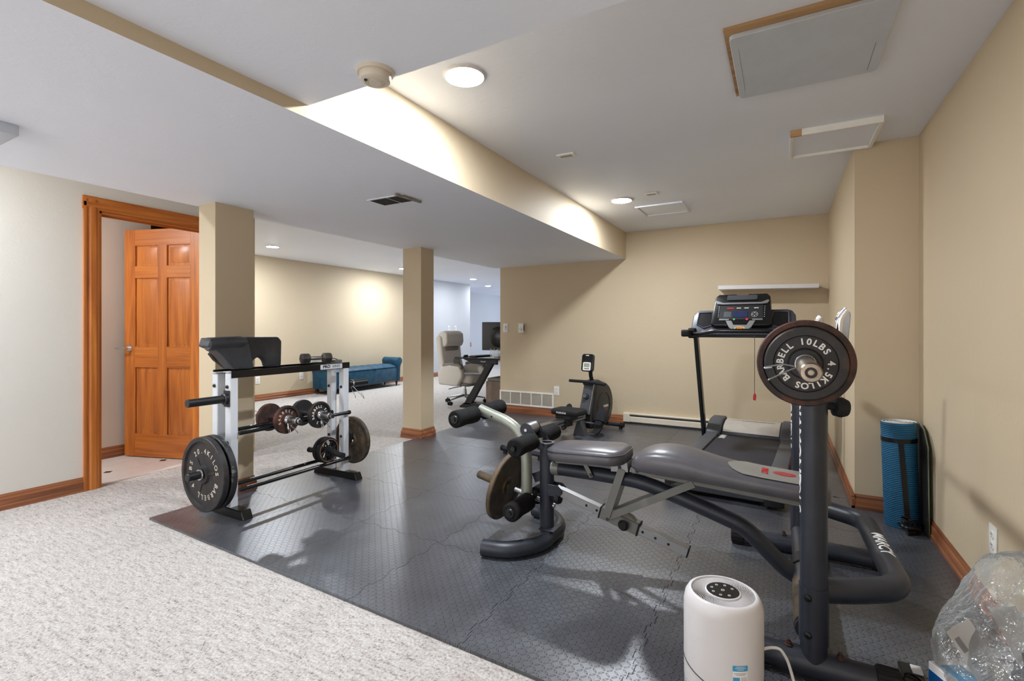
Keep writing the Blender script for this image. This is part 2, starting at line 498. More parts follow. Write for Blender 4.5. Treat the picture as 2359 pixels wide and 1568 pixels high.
# moulded baseboards: stepped profile swept along the wall foot
def base(name, p, q, nrm, h=.102, mats=None, mat=None):
    p = Vector((p[0], p[1], 0)); q = Vector((q[0], q[1], 0)); d = (q - p).normalized(); n = Vector((nrm[0], nrm[1], 0))
    prof = [(0, 0), (.017, 0), (.017, .028), (.013, .034), (.014, .058), (.012, .07), (.007, .078), (.008, .088), (.003, h), (0, h)]
    m = MB(); m.prism(prof, 0, (q - p).length, axes(p, n, (0, 0, 1), d))
    k = mat or ('trim_wood_x' if abs(d.x) > abs(d.y) else 'trim_wood_y')
    return struct(m.build(name, k, smooth=False))
base('baseboard_left', (-4.35, -3.0), (-4.35, 1.558), (1, 0))
base('baseboard_back', (-3.46, 5.9), (-1.70, 5.9), (0, -1))
base('baseboard_bump', (.40, 3.783), (.40, 5.9), (-1, 0))
base('baseboard_bump_face', (.383, 3.8), (.722, 3.8), (0, -1))
base('baseboard_right', (.722, -3.0), (.722, 3.8), (-1, 0))
base('baseboard_far', (-7.33, 2.85), (-7.33, 6.02), (1, 0))
base('baseboard_far_end', (-7.33, 7.62), (-7.33, 10.9), (1, 0))
base('baseboard_bath', (-5.26, .6), (-5.26, 2.40), (1, 0))
base('baseboard_office', (-8.85, 10.9), (-8.85, 16.0), (1, 0))
def colbase(name, x0, x1, y0, y1):
    m = MB(); prof = [(0, 0), (.019, 0), (.019, .03), (.015, .036), (.016, .062), (.012, .074), (.007, .082), (.008, .092), (.003, .104), (0, .104)]
    cs = [(x0, y0), (x1, y0), (x1, y1), (x0, y1)]
    t = bmesh.new(); rings = []
    for (dx, dz) in prof:
        rings.append([t.verts.new((cx + (dx if cx == x1 else -dx), cy + (dx if cy == y1 else -dx), dz)) for cx, cy in cs])
    for a, b in zip(rings, rings[1:]):
        for k in range(4): t.faces.new((a[k], a[(k + 1) % 4], b[(k + 1) % 4], b[k]))
    bmesh.ops.recalc_face_normals(t, faces=t.faces); m._add(t)
    return struct(m.build(name, 'trim_wood_x', smooth=False))
colbase('trim_1', -3.52, -3.327, 1.90, 2.17)
colbase('trim_2', -3.545, -3.30, 3.995, 4.205)

# door casing on the left wall
def casing():
    prof = [(0, 0), (.014, 0), (.014, .012), (.020, .02), (.020, .05), (.013, .062), (.017, .072), (.021, .078), (.021, .091), (0, .091)]
    m = MB()
    m.prism([(a, b) for a, b in prof], 0, 2.105, axes((-4.35, 1.649, 0), (1, 0, 0), (0, -1, 0), (0, 0, 1)))
    m.prism([(a, b) for a, b in prof], 0, 2.105, axes((-4.35, 2.43, 0), (1, 0, 0), (0, 1, 0), (0, 0, 1)))
    m.mi = 1
    m.prism([(a, b) for a, b in prof], 0, .97, axes((-4.349, 1.552, 2.012), (1, 0, 0), (0, 0, 1), (0, 1, 0)))
    m.mi = 0
    m.bx(-4.475, -4.345, 1.649, 1.665, 0, 2.01); m.bx(-4.475, -4.345, 2.425, 2.44, 0, 2.01)
    m.mi = 1; m.bx(-4.475, -4.345, 1.649, 2.44, 1.997, 2.013)
    m.mi = 0; m.bx(-4.43, -4.415, 1.665, 1.677, 0, 1.997); m.mi = 1; m.bx(-4.43, -4.415, 1.665, 2.43, 1.985, 1.997)
    return struct(m.build('trim_3', ['door_wood_z', 'door_wood_y'], smooth=False))
casing()

# six panel door, swung into the next room
def door():
    W, H, T = .80, 2.03, .036
    ang = math.atan2(-.25, -.756)
    r = bpy.data.objects.new('door_1', None); C.objects.link(r); r.location = (-4.445, 2.43, .012); r.rotation_euler = (0, 0, ang)
    WM[r] = Matrix.Translation(r.location) @ Matrix.Rotation(ang, 4, 'Z'); struct(r)
    # local x: hinge to latch edge, face toward the gym on local +y
    m = MB(); xs = [.11, .355, .445, .69]; st = T / 2
    zs = [(.20, .80), (.98, 1.60), (1.70, 1.89)]
    m.bx(0, xs[0], -st, st, 0, H, .0015, 1); m.bx(xs[3], W, -st, st, 0, H, .0015, 1); m.bx(xs[1], xs[2], -st, st, .2, 1.89)
    m.mi = 1
    for a, b in ((0, .20), (.80, .98), (1.60, 1.70), (1.89, H)): m.bx(xs[0], xs[3], -st + .0004, st - .0004, a, b)
    m.mi = 0
    for x0, x1 in ((xs[0], xs[1]), (xs[2], xs[3])):
        for z0, z1 in zs:
            m.bx(x0, x1, -.006, .006, z0, z1)
            for sgn in (1, -1):
                t = bmesh.new(); i = .022; j = .05
                a = [(x0 + i, z0 + i), (x1 - i, z0 + i), (x1 - i, z1 - i), (x0 + i, z1 - i)]
                b = [(x0 + j, z0 + j), (x1 - j, z0 + j), (x1 - j, z1 - j), (x0 + j, z1 - j)]
                va = [t.verts.new((p[0], sgn * .006, p[1])) for p in a]; vb = [t.verts.new((p[0], sgn * .0145, p[1])) for p in b]
                for k in range(4): t.faces.new((va[k], va[(k + 1) % 4], vb[(k + 1) % 4], vb[k]))
                t.faces.new(vb); bmesh.ops.recalc_face_normals(t, faces=t.faces); m._add(t)
                # sticking around the panel
                for (p0, p1) in (((x0, z0), (x1, z0)), ((x1, z0), (x1, z1)), ((x1, z1), (x0, z1)), ((x0, z1), (x0, z0))):
                    m.bar((p0[0], sgn * .012, p0[1]), (p1[0], sgn * .012, p1[1]), .009, .009, .002)
    m.build('door_leaf', ['door_wood_z', 'door_wood_x'], r)
    h = MB(); hx, hz = W - .06, .97
    for sgn in (1, -1):
        h.cyl((hx, sgn * st, hz), (hx, sgn * (st + .012), hz), .031, .028)
        h.cyl((hx, sgn * (st + .01), hz), (hx, sgn * (st + .05), hz), .010)
        h.tube([(hx, sgn * (st + .048), hz), (hx + .03, sgn * (st + .052), hz + .002), (hx + .075, sgn * (st + .05), hz - .004), (hx + .11, sgn * (st + .045), hz)], [.0095, .009, .0075, .006], 10)
    h.build('door_handle', 'chrome', r)
    g = MB(); g.bx(W - .001, W + .0015, -.012, .012, hz - .03, hz + .03); g.build('latch_plate', 'steel', r)
door()

# ---------------------------------------------------------------- foam mat of interlocking tiles
def foam():
    X0, X1, Y0, Y1 = -3.354, .715, 1.48, 5.84
    root = thing('foam_floor_mat', 'dark grey diamond plate foam mat of interlocking tiles on the carpet', 'mat', (X0, Y0, 0))
    nx, ny = 7, 7; tw = (X1 - X0) / nx; th = (Y1 - Y0) / ny
    def tooth(p, q, teeth, amp, flat):
        p = Vector(p); q = Vector(q); d = q - p; n = Vector((-d.y, d.x)).normalized(); out = []
        if flat: return [p]
        for k in range(teeth):
            a = k / teeth; w_ = 1 / teeth
            for f, s in ((.0, 0), (.22, 0), (.16, 1), (.84, 1), (.78, 0)):
                if f == 0 and k: continue
                out.append(p + d * (a + w_ * f) + n * amp * s * (1 if k % 2 else -1))
        return out
    for i in range(nx):
        for j in range(ny):
            x0, x1, y0, y1 = X0 + i * tw, X0 + (i + 1) * tw, Y0 + j * th, Y0 + (j + 1) * th
            if x0 > .1 and y0 > 3.7: x1 = min(x1, .392)
            if x1 > .40 and y1 > 3.78:
                if y0 < 3.6 and y1 > 3.78: y1 = 3.78 if x0 > .3 else y1
            e1 = tooth((x0, y0), (x1, y0), 8, .011, j == 0)
            e2 = tooth((x1, y0), (x1, y1), 8, .011, i == nx - 1)
            e3 = tooth((x0, y1), (x1, y1), 8, .011, j == ny - 1); e3 = [Vector((x1, y1))] + e3[1:][::-1] if len(e3) > 1 else [Vector((x1, y1))]
            e4 = tooth((x0, y0), (x0, y1), 8, .011, i == 0); e4 = [Vector((x0, y1))] + e4[1:][::-1] if len(e4) > 1 else [Vector((x0, y1))]
            poly = e1 + e2 + e3 + e4
            c = Vector(((x0 + x1) / 2, (y0 + y1) / 2)); k = 1 - .0022 / .6
            m = MB(); sk = [c + (v - c) * k for v in poly]
            m.prism([(v.x, v.y + max(0, 1 - (v.y - Y0) / 1.6) * (.04 - .03 * (v.x - X0))) for v in sk], .001, .0125)
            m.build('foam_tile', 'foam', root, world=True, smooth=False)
foam()
FZ = .0125

# ---------------------------------------------------------------- ceiling fixtures
def downlight(x, y, z, r, label, key, grp='recessed ceiling lights'):
    t = thing('recessed_ceiling_light', label, 'light', (x, y, z), 0, grp)
    m = MB(); m.lathe([(r, 0), (r + .014, 0), (r + .014, -.005), (r + .004, -.012), (r - .004, -.008), (r - .004, 0)], None, 48); m.build('trim_ring', 'white_plastic', t)
    m = MB(); m.lathe([(r - .003, -.004), (r * .85, -.010), (r * .5, -.015), (0, -.017)], None, 40); m.build('diffuser', key, t)
downlight(-1.292, 1.876, CZ, .086, 'large round frosted ceiling light nearest the smoke detector, lit', 'lamp_near')
downlight(-1.288, 4.383, CZ, .086, 'round lit ceiling light beside the far small hatch, in front of the beige end wall', 'lamp_near')
downlight(-6.364, 4.438, CZ, .08, 'lit ceiling light seen between the two columns over the teal bench room', 'lamp_far')
downlight(-6.384, 9.624, CZ, .08, 'lit ceiling light over the office, nearer of the pair', 'lamp_office')
downlight(-7.063, 11.375, CZ, .08, 'lit ceiling light over the office, farther of the pair', 'lamp_office')
downlight(-6.47, 7.3, CZ, .08, 'lit ceiling light hidden behind the farther square column', 'lamp_strong')
downlight(-3.95, .2, CZ, .08, 'lit ceiling light washing the wall left of the door', 'lamp_wash')
downlight(-5.0, 1.0, CZ, .075, 'added unseen ceiling light in the tiled room, lighting the door', 'lamp_bath_fill')  # out of view, added and placed to brighten the door

downlight(-.4, -1.6, PZ, .08, 'added unseen ceiling fill light in the dropped panel behind the photographer', 'lamp_rear_fill')  # these rear lights are added so carpet bounce brightens the ceilings
downlight(-2.6, -1.4, SZ, .08, 'added unseen ceiling fill light in the soffit behind the photographer', 'lamp_rear_fill')
downlight(-3.95, -2.1, CZ, .08, 'added unseen ceiling fill light at the rear end of the left wall', 'lamp_rear_fill')

t = thing('smoke_detector', 'round cream smoke detector on the dropped ceiling panel', 'smoke detector', (-1.252, 1.268, PZ))
m = MB(); m.lathe([(0, 0), (.066, 0), (.066, -.008), (.062, -.012), (0, -.012)], None, 40); m.build('base_plate', 'smoke_white', t)
m = MB(); m.lathe([(.054, -.012), (.055, -.024), (.051, -.034), (.043, -.039), (.034, -.040), (.033, -.037), (.031, -.040), (.026, -.041), (.025, -.038), (.023, -.042), (0, -.043)], None, 40); m.build('cover', 'smoke_white', t)
m = MB(); m.lathe([(.0055, -.036), (.0055, -.045), (0, -.046)], Matrix.Translation((-.012, -.034, .001)), 12); m.build('test_button', 'black_plastic', t)

def hatch1():
    t = thing('ceiling_access_panel', 'large grey access panel with bare wooden edge hanging from the ceiling', 'access panel', (.08, 2.38, CZ))
    m = MB(); m.bx(-.205, .363, 2.075, 2.69, CZ - .012, CZ); m.build('timber_frame', 'raw_timber', t, world=True)
    m = MB(); m.prism(rrect(.55, .575, .02, 4, .087, 2.40), CZ - .03, CZ - .012, None, .002, 1); m.build('panel', 'panel_grey', t, world=True)
    m = MB(); m.bx(-.16, -.1592, 2.2, 2.6, CZ - .0304, CZ - .029); m.bx(.325, .3262, 2.42, 2.66, CZ - .0304, CZ - .029)
    m.build('crack_lines', 'dark_gap', t, world=True)
hatch1()
def hatch2():
    t = thing('ceiling_access_hatch', 'small white framed ceiling hatch near the right wall corner', 'access panel', (.26, 3.6, CZ))
    x0, x1, y0, y1 = .036, .487, 3.341, 3.79; h = CZ - .038
    m = MB(); m.bx(x0 + .06, x1, y0, y0 + .018, h, CZ, .002, 1); m.build('front_trim', 'vent_white', t, world=True)
    m = MB(); m.bx(x0, x0 + .0605, y0, y0 + .018, h, CZ, .002, 1); m.build('bare_trim_end', 'raw_timber', t, world=True)
    m = MB(); m.bx(x0, x0 + .018, y0 + .02, y1, h, CZ, .002, 1); m.bx(x1 - .02, x1, y0 + .02, y1, h, CZ, .002, 1); m.bx(x0 + .02, x1 - .02, y1 - .02, y1, h, CZ, .002, 1)
    m.build('side_trim', 'vent_white', t, world=True)
    m = MB(); m.bx(x0 + .019, x1 - .021, y0 + .019, y1 - .021, CZ - .022, CZ - .006); m.build('panel', 'ceiling_paint', t, world=True)
hatch2()
def hatch3():
    t = thing('ceiling_hatch', 'far flush white ceiling hatch behind the second round light', 'access panel', (-1.03, 4.9, CZ))
    x0, x1, y0, y1 = -1.25, -.81, 4.69, 5.12
    m = MB(); m.bx(x0, x1, y0, y0 + .022, CZ - .014, CZ, .002, 1); m.bx(x1 - .022, x1, y0 + .022, y1, CZ - .014, CZ, .002, 1); m.bx(x0, x0 + .022, y0 + .022, y1, CZ - .014, CZ, .002, 1); m.bx(x0, x1, y1 - .022, y1, CZ - .014, CZ, .002, 1)
    m.build('trim', 'ceiling_paint', t, world=True)
    m = MB(); m.bx(x0 + .03, x1 - .03, y0 + .03, y1 - .03, CZ - .006, CZ); m.build('panel', 'ceiling_paint', t, world=True)
hatch3()
def cvent(x, y, wx, wy, label):
    t = thing('ceiling_vent', label, 'vent', (x, y, CZ))
    m = MB(); m.bx(-wx / 2, wx / 2, -wy / 2, wy / 2, -.009, 0, .003, 1); m.build('cover_plate', 'vent_white', t)
    m = MB()
    for k in range(9): m.bx(-wx * .3 + k * wx * .075 - .002, -wx * .3 + k * wx * .075 + .002, -wy * .22, wy * .22, -.0105, -.0088)
    m.build('slots', 'duct_grey', t)
cvent(-1.283, 3.072, .125, .07, 'small white rectangular vent between the two round lights')
cvent(-1.003, 4.305, .11, .07, 'small white ceiling vent right of the far round light')
t = thing('soffit_register', 'dark open air register in the soffit underside', 'vent', (-2.27, 2.445, SZ))
m = MB(); m.bx(-.125, .02, -.07, .07, -.004, 0); m.bx(.026, .15, -.07, .07, -.004, 0); m.build('opening', 'dark_gap', t)
m = MB()
for k in range(9): m.bx(-.12, .145, -.062 + k * .0145, -.06 + k * .0145, -.0055, -.0035)
m.build('louvres', 'vent_slot', t)
m = MB(); m.bx(-.14, .165, -.085, -.07, -.004, 0); m.bx(-.14, .165, .07, .085, -.004, 0); m.bx(-.14, -.125, -.07, .07, -.004, 0); m.bx(.02, .026, -.07, .07, -.005, 0); m.build('frame', 'ceiling_paint', t)
m = MB(); m.bar((.15, -.13, -.011), (.165, .10, -.011), .018, .012, .001); m.build('damper_rail', 'duct_grey', t)
m = MB(); m.bx(-3.02, -2.80, .60, .79, SZ - .045, SZ, .004); o = m.build('ceiling_box', 'panel_grey'); tag(o, 'pale grey box under the soffit at the left image edge', 'vent')

# ---------------------------------------------------------------- things on the walls
def on_wall(x, y, z, n):
    """frame: x along the wall, y up, z out of the wall"""
    n = Vector(n); return axes((x, y, z), Vector((0, 0, 1)).cross(n), (0, 0, 1), n)
def outlet(x, y, z, n, label, h=.121):
    t = thing('wall_outlet', label, 'outlet', (x, y, z), 0, 'wall outlets'); F = on_wall(x, y, z, n)
    m = MB(); m.prism(rrect(.075, h, .004), 0, .006, F, .0025, 2); m.build('cover_plate', 'plate_white', t, world=True)
    for s in (1, -1):
        m = MB(); m.prism(rrect(.034, .03, .012, 5, 0, s * .021), .005, .0085, F); m.build('socket', 'plate_white', t, world=True)
    m = MB()
    for s in (1, -1):
        for a in (-.006, .006): m.prism(rrect(.0025, .009, .001, 2, a, s * .021 + .003), .008, .0092, F)
        m.prism(rrect(.004, .004, .0019, 3, 0, s * .021 - .008), .008, .0092, F)
    m.build('slots', 'vent_slot', t, world=True)
outlet(-2.60, 5.9, .34, (0, -1, 0), 'white wall outlet right of the low return grille')
outlet(.722, 2.586, .328, (-1, 0, 0), 'white wall outlet on the right wall above the plastic bag', .118)
outlet(-7.33, 4.85, .334, (1, 0, 0), 'white wall outlet on the far beige wall just right of the near column')
t = thing('blank_wall_plate', 'white blank wall plate left of the teal bench', 'wall plate', (-7.33, 5.66, .335)); F = on_wall(-7.33, 5.66, .335, (1, 0, 0))
m = MB(); m.prism(rrect(.08, .125, .004), 0, .006, F, .0025, 2); m.build('cover_plate', 'plate_white', t, world=True)
m = MB(); m.prism(rrect(.012, .012, .005), .005, .012, F); m.build('jack', 'plate_white', t, world=True)
def switch(x, y, z, n, label, mat='plate_white'):
    t = thing('light_switch', label, 'light switch', (x, y, z), 0, 'light switches'); F = on_wall(x, y, z, n)
    m = MB(); m.prism(rrect(.075, .121, .004), 0, .006, F, .0025, 2); m.build('cover_plate', mat, t, world=True)
    m = MB(); m.prism(rrect(.034, .067, .003), .0055, .0085, F, .001, 1); m.build('rocker', 'white_plastic', t, world=True)
    m = MB(); m.prism(rrect(.005, .028, .001, 2, .008, .008), .008, .0105, F); m.build('dimmer_slide', 'vent_slot', t, world=True)
switch(-3.372, 5.9, 1.168, (0, -1, 0), 'white dimmer switch at the left end of the end wall')
switch(-7.33, 9.94, 1.17, (1, 0, 0), 'white switch above the office chair, left of the pair')
switch(-7.33, 10.22, 1.17, (1, 0, 0), 'white switch above the office chair, right of the pair')
t = thing('thermostat', 'small white thermostat box with round dial beside the dimmer switch', 'thermostat', (-3.12, 5.9, 1.165)); F = on_wall(-3.12, 5.9, 1.165, (0, -1, 0))
m = MB(); m.prism(rrect(.078, .13, .006), 0, .028, F, .004, 2); m.build('case', 'plate_white', t, world=True)
m = MB(); m.lathe([(.021, .026), (.021, .034), (.018, .037), (0, .037)], F @ Matrix.Translation((-.005, -.015, 0)), 24); m.build('dial', 'white_plastic', t, world=True)
m = MB(); m.prism(rrect(.004, .07, .001), .004, .024, F @ Matrix.Translation((.0385, 0, 0))); m.build('side_grille', 'vent_slot', t, world=True)

def grille():
    t = thing('return_air_grille', 'wide white return air grille with five panels low on the end wall', 'vent', (-3.05, 5.9, .2)); F = on_wall(-3.052, 5.9, .204, (0, -1, 0))
    W, H = .822, .2
    m = MB(); m.prism(rrect(W, .022, .003, 2, 0, H / 2 - .011), 0, .014, F, .003, 1); m.prism(rrect(W, .022, .003, 2, 0, -H / 2 + .011), 0, .014, F, .003, 1)
    for k in range(6):
        ww = .022 if k in (0, 5) else .014
        x = -W / 2 + .011 + k * (W - .022) / 5; m.prism(rrect(ww, H - .04, .002, 2, x, 0), 0, .013, F, .002, 1)
    m.build('frame', 'vent_white', t, world=True)
    for k in range(5):
        x0 = -W / 2 + .018 + k * (W - .022) / 5; w_ = (W - .022) / 5 - .014
        m = MB()
        m.box((0, 0, 0), (.001, .001, .001), F)
        for j in range(18):
            z = -H / 2 + .026 + j * .0088
            m._add(_slat(w_), F @ Matrix.Translation((x0 + w_ / 2, z, .006)) @ Matrix.Rotation(-.75, 4, 'X'))
        m.build('louvres', 'louvre_grey', t, world=True)
    m = MB(); m.prism(rrect(W - .02, H - .02, .002), 0, .001, F); m.build('duct_backing', 'duct_grey', t, world=True)
def _slat(w_):
    b = bmesh.new(); bmesh.ops.create_cube(b, size=1.0); bmesh.ops.scale(b, vec=(w_, .0095, .0008), verts=b.verts); return b
grille()
def heater(name, label, p, q, n, z0=FZ, h=.125):
    p = Vector((p[0], p[1], 0)); q = Vector((q[0], q[1], 0)); d = (q - p); L = d.length; d.normalize(); n = Vector(n)
    t = thing(name, label, 'heater', tuple((p + q) / 2)); A = axes(p, n, (0, 0, 1), d)
    m = MB(); m.prism([(0, z0 + .02), (.055, z0 + .02), (.058, z0 + .026), (.058, z0 + .078), (.05, z0 + .084), (0, z0 + .084)], .075, L - .05, A); m.build('front_panel', 'cream_enamel', t, world=True, smooth=False)
    m = MB(); m.prism([(0, z0 + .084), (.012, z0 + .084), (.012, z0 + .1), (.05, z0 + .106), (.055, z0 + .118), (.05, z0 + h), (0, z0 + h)], .075, L - .05, A); m.build('top_hood', 'cream_enamel', t, world=True, smooth=False)
    for a, b in ((0, .076), (L - .051, L)):
        m = MB(); m.prism([(0, z0 + .018), (.06, z0 + .018), (.063, z0 + .024), (.063, z0 + h - .008), (.055, z0 + h + .002), (0, z0 + h + .002)], a, b, A); m.build('end_cap', 'cream_enamel', t, world=True, smooth=False)
    m = MB(); m.prism([(.002, z0 + .03), (.04, z0 + .03), (.04, z0 + .10), (.002, z0 + .10)], .06, L - .04, A); m.prism([(0, z0 + .001), (.045, z0 + .001), (.045, z0 + .02), (0, z0 + .02)], .01, L - .01, A); m.build('fins', 'vent_slot', t, world=True, smooth=False)
heater('baseboard_heater', 'long cream baseboard heater along the foot of the end wall', (-1.695, 5.9), (.36, 5.9), (0, -1, 0))
heater('baseboard_heater', 'white baseboard heater behind the teal bench', (-7.33, 6.03), (-7.33, 7.60), (1, 0, 0), 0, .14)

t = thing('wall_shelf', 'white floating wall shelf above the treadmill console', 'shelf', (-.15, 5.78, 1.59))
m = MB(); A = Matrix.Rotation(math.radians(1.1), 4, 'Y')
m.box((-.15, 5.775, 1.588), (.92, .25, .042), A, .002, 1); m.build('board', 'white_plastic', t, world=True)

# small things on the floor
m = MB(); m.bx(-.001, .001, -.001, .001, 0, .001); m.bm.free()
# ================================================================ GYM EQUIPMENT
def K(x, y, z): return (x, y, z)
def plate(label, c, ax, r, th, mat, hole=.0255, text=None, tmat='rust_ink', group=None, ribs=0, rim=None, tsize=None, trad=.66, start=90, span=300, lip=.86, hub=.3, flip=False):
    """iron disc: centre c, outward axis ax (the lettered face)"""
    t = thing('weight_plate', label, 'weight plate', c, 0, group or 'iron weight plates')
    A = frame_to(c, ax); h = th / 2
    m = MB()
    m.lathe([(hole, -h), (r * hub, -h), (r * hub + .004, -h * .35), (r * (lip - .02), -h * .35), (r * lip, -h), (r - .004, -h), (r, -h + .004), (r, h - .004), (r - .004, h), (r * lip, h), (r * (lip - .025), h * .35),
             (r * hub + .006, h * .35), (r * hub, h), (hole, h), (hole, -h)], A, 64)
    for k in range(ribs):
        a = 2 * PI * k / ribs + .17
        m.box((0, 0, 0), (.0001, .0001, .0001), A)
        p = A @ Vector((r * hub * .9 * math.cos(a), r * hub * .9 * math.sin(a), h * .45)); q = A @ Vector((r * .51 * math.cos(a), r * .51 * math.sin(a), h * .45))
        m.bar(p, q, .014, h * .22, .001, ax)
    m.build('disc', mat, t, world=True, ang=40)
    if rim:
        m = MB(); m.lathe([(r - .001, -h + .005), (r + .0006, -h + .006), (r + .0006, h - .006), (r - .001, h - .005)], A, 64); m.build('rim', rim, t, world=True)
    if text:
        m = MB(); m.ringtext(text, r * trad, tsize or r * .2, A @ Matrix.Translation((0, 0, h * .35)), start, span, .0016, .0008)
        m.build('lettering', tmat, t, world=True, smooth=False)
    return t
def clip_mesh(m, c, ax, r, wires, turns=3.2, wr=.0022, L=.016):
    A = frame_to(c, ax); pts = []
    for k in range(int(turns * 18) + 1):
        a = 2 * PI * k / 18; pts.append(A @ Vector((r * math.cos(a), r * math.sin(a), L * (k / (turns * 18) - .5))))
    m.tube(pts, wr, 6)
    for w_ in wires: m.tube(w_, wr, 6)
    return m

def rack():
    t = thing('weight_rack', 'white and black weight storage rack standing beside the near column', 'weight rack', (-3.0, 2.24, FZ))
    YL, YR = 1.795, 2.675
    def up(x, y, z1):
        m = MB(); m.bar((x, y, .06), (x, y, z1), .056, .05, .004, (0, 1, 0)); m.build('upright', 'white_frame', t, world=True)
        m = MB(); m.box((x + .001, y, z1 + .006), (.058, .075, .006), None, .002, 1); m.build('end_cap', 'white_plastic', t, world=True)
    for y in (YL, YR):
        up(-2.97, y, .885); up(-3.105, y, .875)
        m = MB(); m.prism([(-3.28, FZ), (-2.80, FZ), (-2.825, .065), (-3.255, .065)], y - .032, y + .032, axes((0, 0, 0), (1, 0, 0), (0, 0, 1), (0, -1, 0)) @ Matrix.Diagonal((1, 1, -1, 1)), .004, 1)
        m.build('foot', 'gloss_black', t, world=True)
        s = -1 if y == YL else 1
        for x in (-2.97, -3.105):
            for z in (.80, .46) if y == YL else (.71, .33):
                m = MB(); m.lathe([(0, 0), (.011, 0), (.011, .004), (.006, .009), (0, .009)], frame_to((x, y - .028, z), (0, -1, 0)), 12); m.build('bolt', 'black_plastic', t, world=True)
        # storage pegs, upper and lower
        for z in (.728, .305):
            L = .225 if y == YL else .20
            m = MB(); m.bx(-3.0, -2.94, min(y + s * .026, y + s * .034), max(y + s * .026, y + s * .034), z - .05, z + .05, .003, 1)
            m.lathe([(0, .0), (.034, 0), (.034, .018), (.028, .022), (.024, .022), (.024, L - .004), (.021, L), (0, L)], frame_to((-2.97, y + s * .034, z), (0, s, 0)), 24)
            m.build('storage_peg', 'black_plastic', t, world=True)
    m = MB(); m.bar((-2.945, YL - .02, .875), (-2.945, YR + .03, .875), .012, .045, .002); m.bar((-2.962, YL - .02, .856), (-2.962, YR + .03, .856), .04, .006, .001); m.build('top_rail', 'gloss_black', t, world=True)
    m = MB(); m.bar((-3.13, YL - .02, .875), (-3.13, YR + .03, .875), .012, .045, .002); m.bar((-3.113, YL - .02, .856), (-3.113, YR + .03, .856), .04, .006, .001); m.build('top_rail', 'gloss_black', t, world=True)
    m = MB(); m.bx(-2.9385, -2.9378, 2.43, 2.63, .857, .892); lb = m.build('name_label', 'white_frame', t, world=True)
    F = axes((-2.9376, 2.485, .8745), (0, 1, 0), (0, 0, 1), (1, 0, 0))
    m = MB(); m.text('PRO', .03, F, .0003, 'CENTER', .0011, 1.15)
    F2 = axes((-2.9376, 2.572, .8745), (0, 1, 0), (0, 0, 1), (1, 0, 0)); m.text('SERIES', .027, F2, .0003, 'CENTER', 0, 1.0)
    m.build('label_lettering', 'gloss_black', t, world=True, smooth=False)
    for x, z, y1 in ((-2.925, .512, YR - .0), (-3.05, .512, YR - .06), (-2.925, .163, YR), (-3.06, .163, YR - .06)):
        m = MB(); m.cyl((x, YL + .02, z), (x, y1, z), .0125, seg=16); m.build('cradle_rod', 'gloss_black', t, world=True)
        m = MB(); m.cyl((x, y1 - .002, z), (x, y1 + .02, z), .0155, seg=16, bev=.003); m.build('rod_cap', 'rubber', t, world=True)
rack()

TX45 = '20.4 KILOS BARBELL 45 LBS'
plate('black lettered iron 45 pound plate on the low left peg of the rack', (-2.97, 1.635, .303), (0, -1, 0), .218, .036, 'iron_black', text='20.4KILOS BARBELL 45LBS ', tmat='rust_ink', ribs=3, tsize=.042, trad=.62, start=128, span=345, lip=.88, hub=.24)
plate('chipped iron plate sandwiched behind the lettered 45 pound plate', (-2.97, 1.684, .303), (0, -1, 0), .219, .036, 'iron_worn', lip=.88, hub=.24)
plate('dark weathered iron plate hanging on the low right peg of the rack', (-2.975, 2.765, .28), (0, -1, 0), .183, .03, 'iron_old', lip=.9, hub=.24)
t = thing('bar_collar', 'chrome ring collar on the low left peg of the rack', 'collar', (-2.97, 1.607, .305))
m = MB(); m.lathe([(.0255, -.004), (.031, -.004), (.033, .0), (.031, .006), (.0255, .006), (.0255, -.004)], frame_to((-2.97, 1.607, .305), (0, -1, 0)), 28); m.build('ring', 'chrome', t, world=True)
t = thing('spring_collar', 'chrome spring collar hanging on the upper right peg of the rack', 'collar', (-2.97, 2.752, .728))
m = MB(); c = (-2.97, 2.752, .728)
clip_mesh(m, c, (0, 1, 0), .0275, [fillet([(-2.975, 2.745, .703), (-2.93, 2.748, .63), (-2.93, 2.76, .61), (-2.94, 2.756, .64), (-2.955, 2.75, .66)], .01), fillet([(-2.965, 2.76, .703), (-2.90, 2.80, .62), (-2.89, 2.81, .60), (-2.895, 2.80, .63), (-2.91, 2.79, .65)], .01)])
m.build('spring', 'chrome', t, world=True)

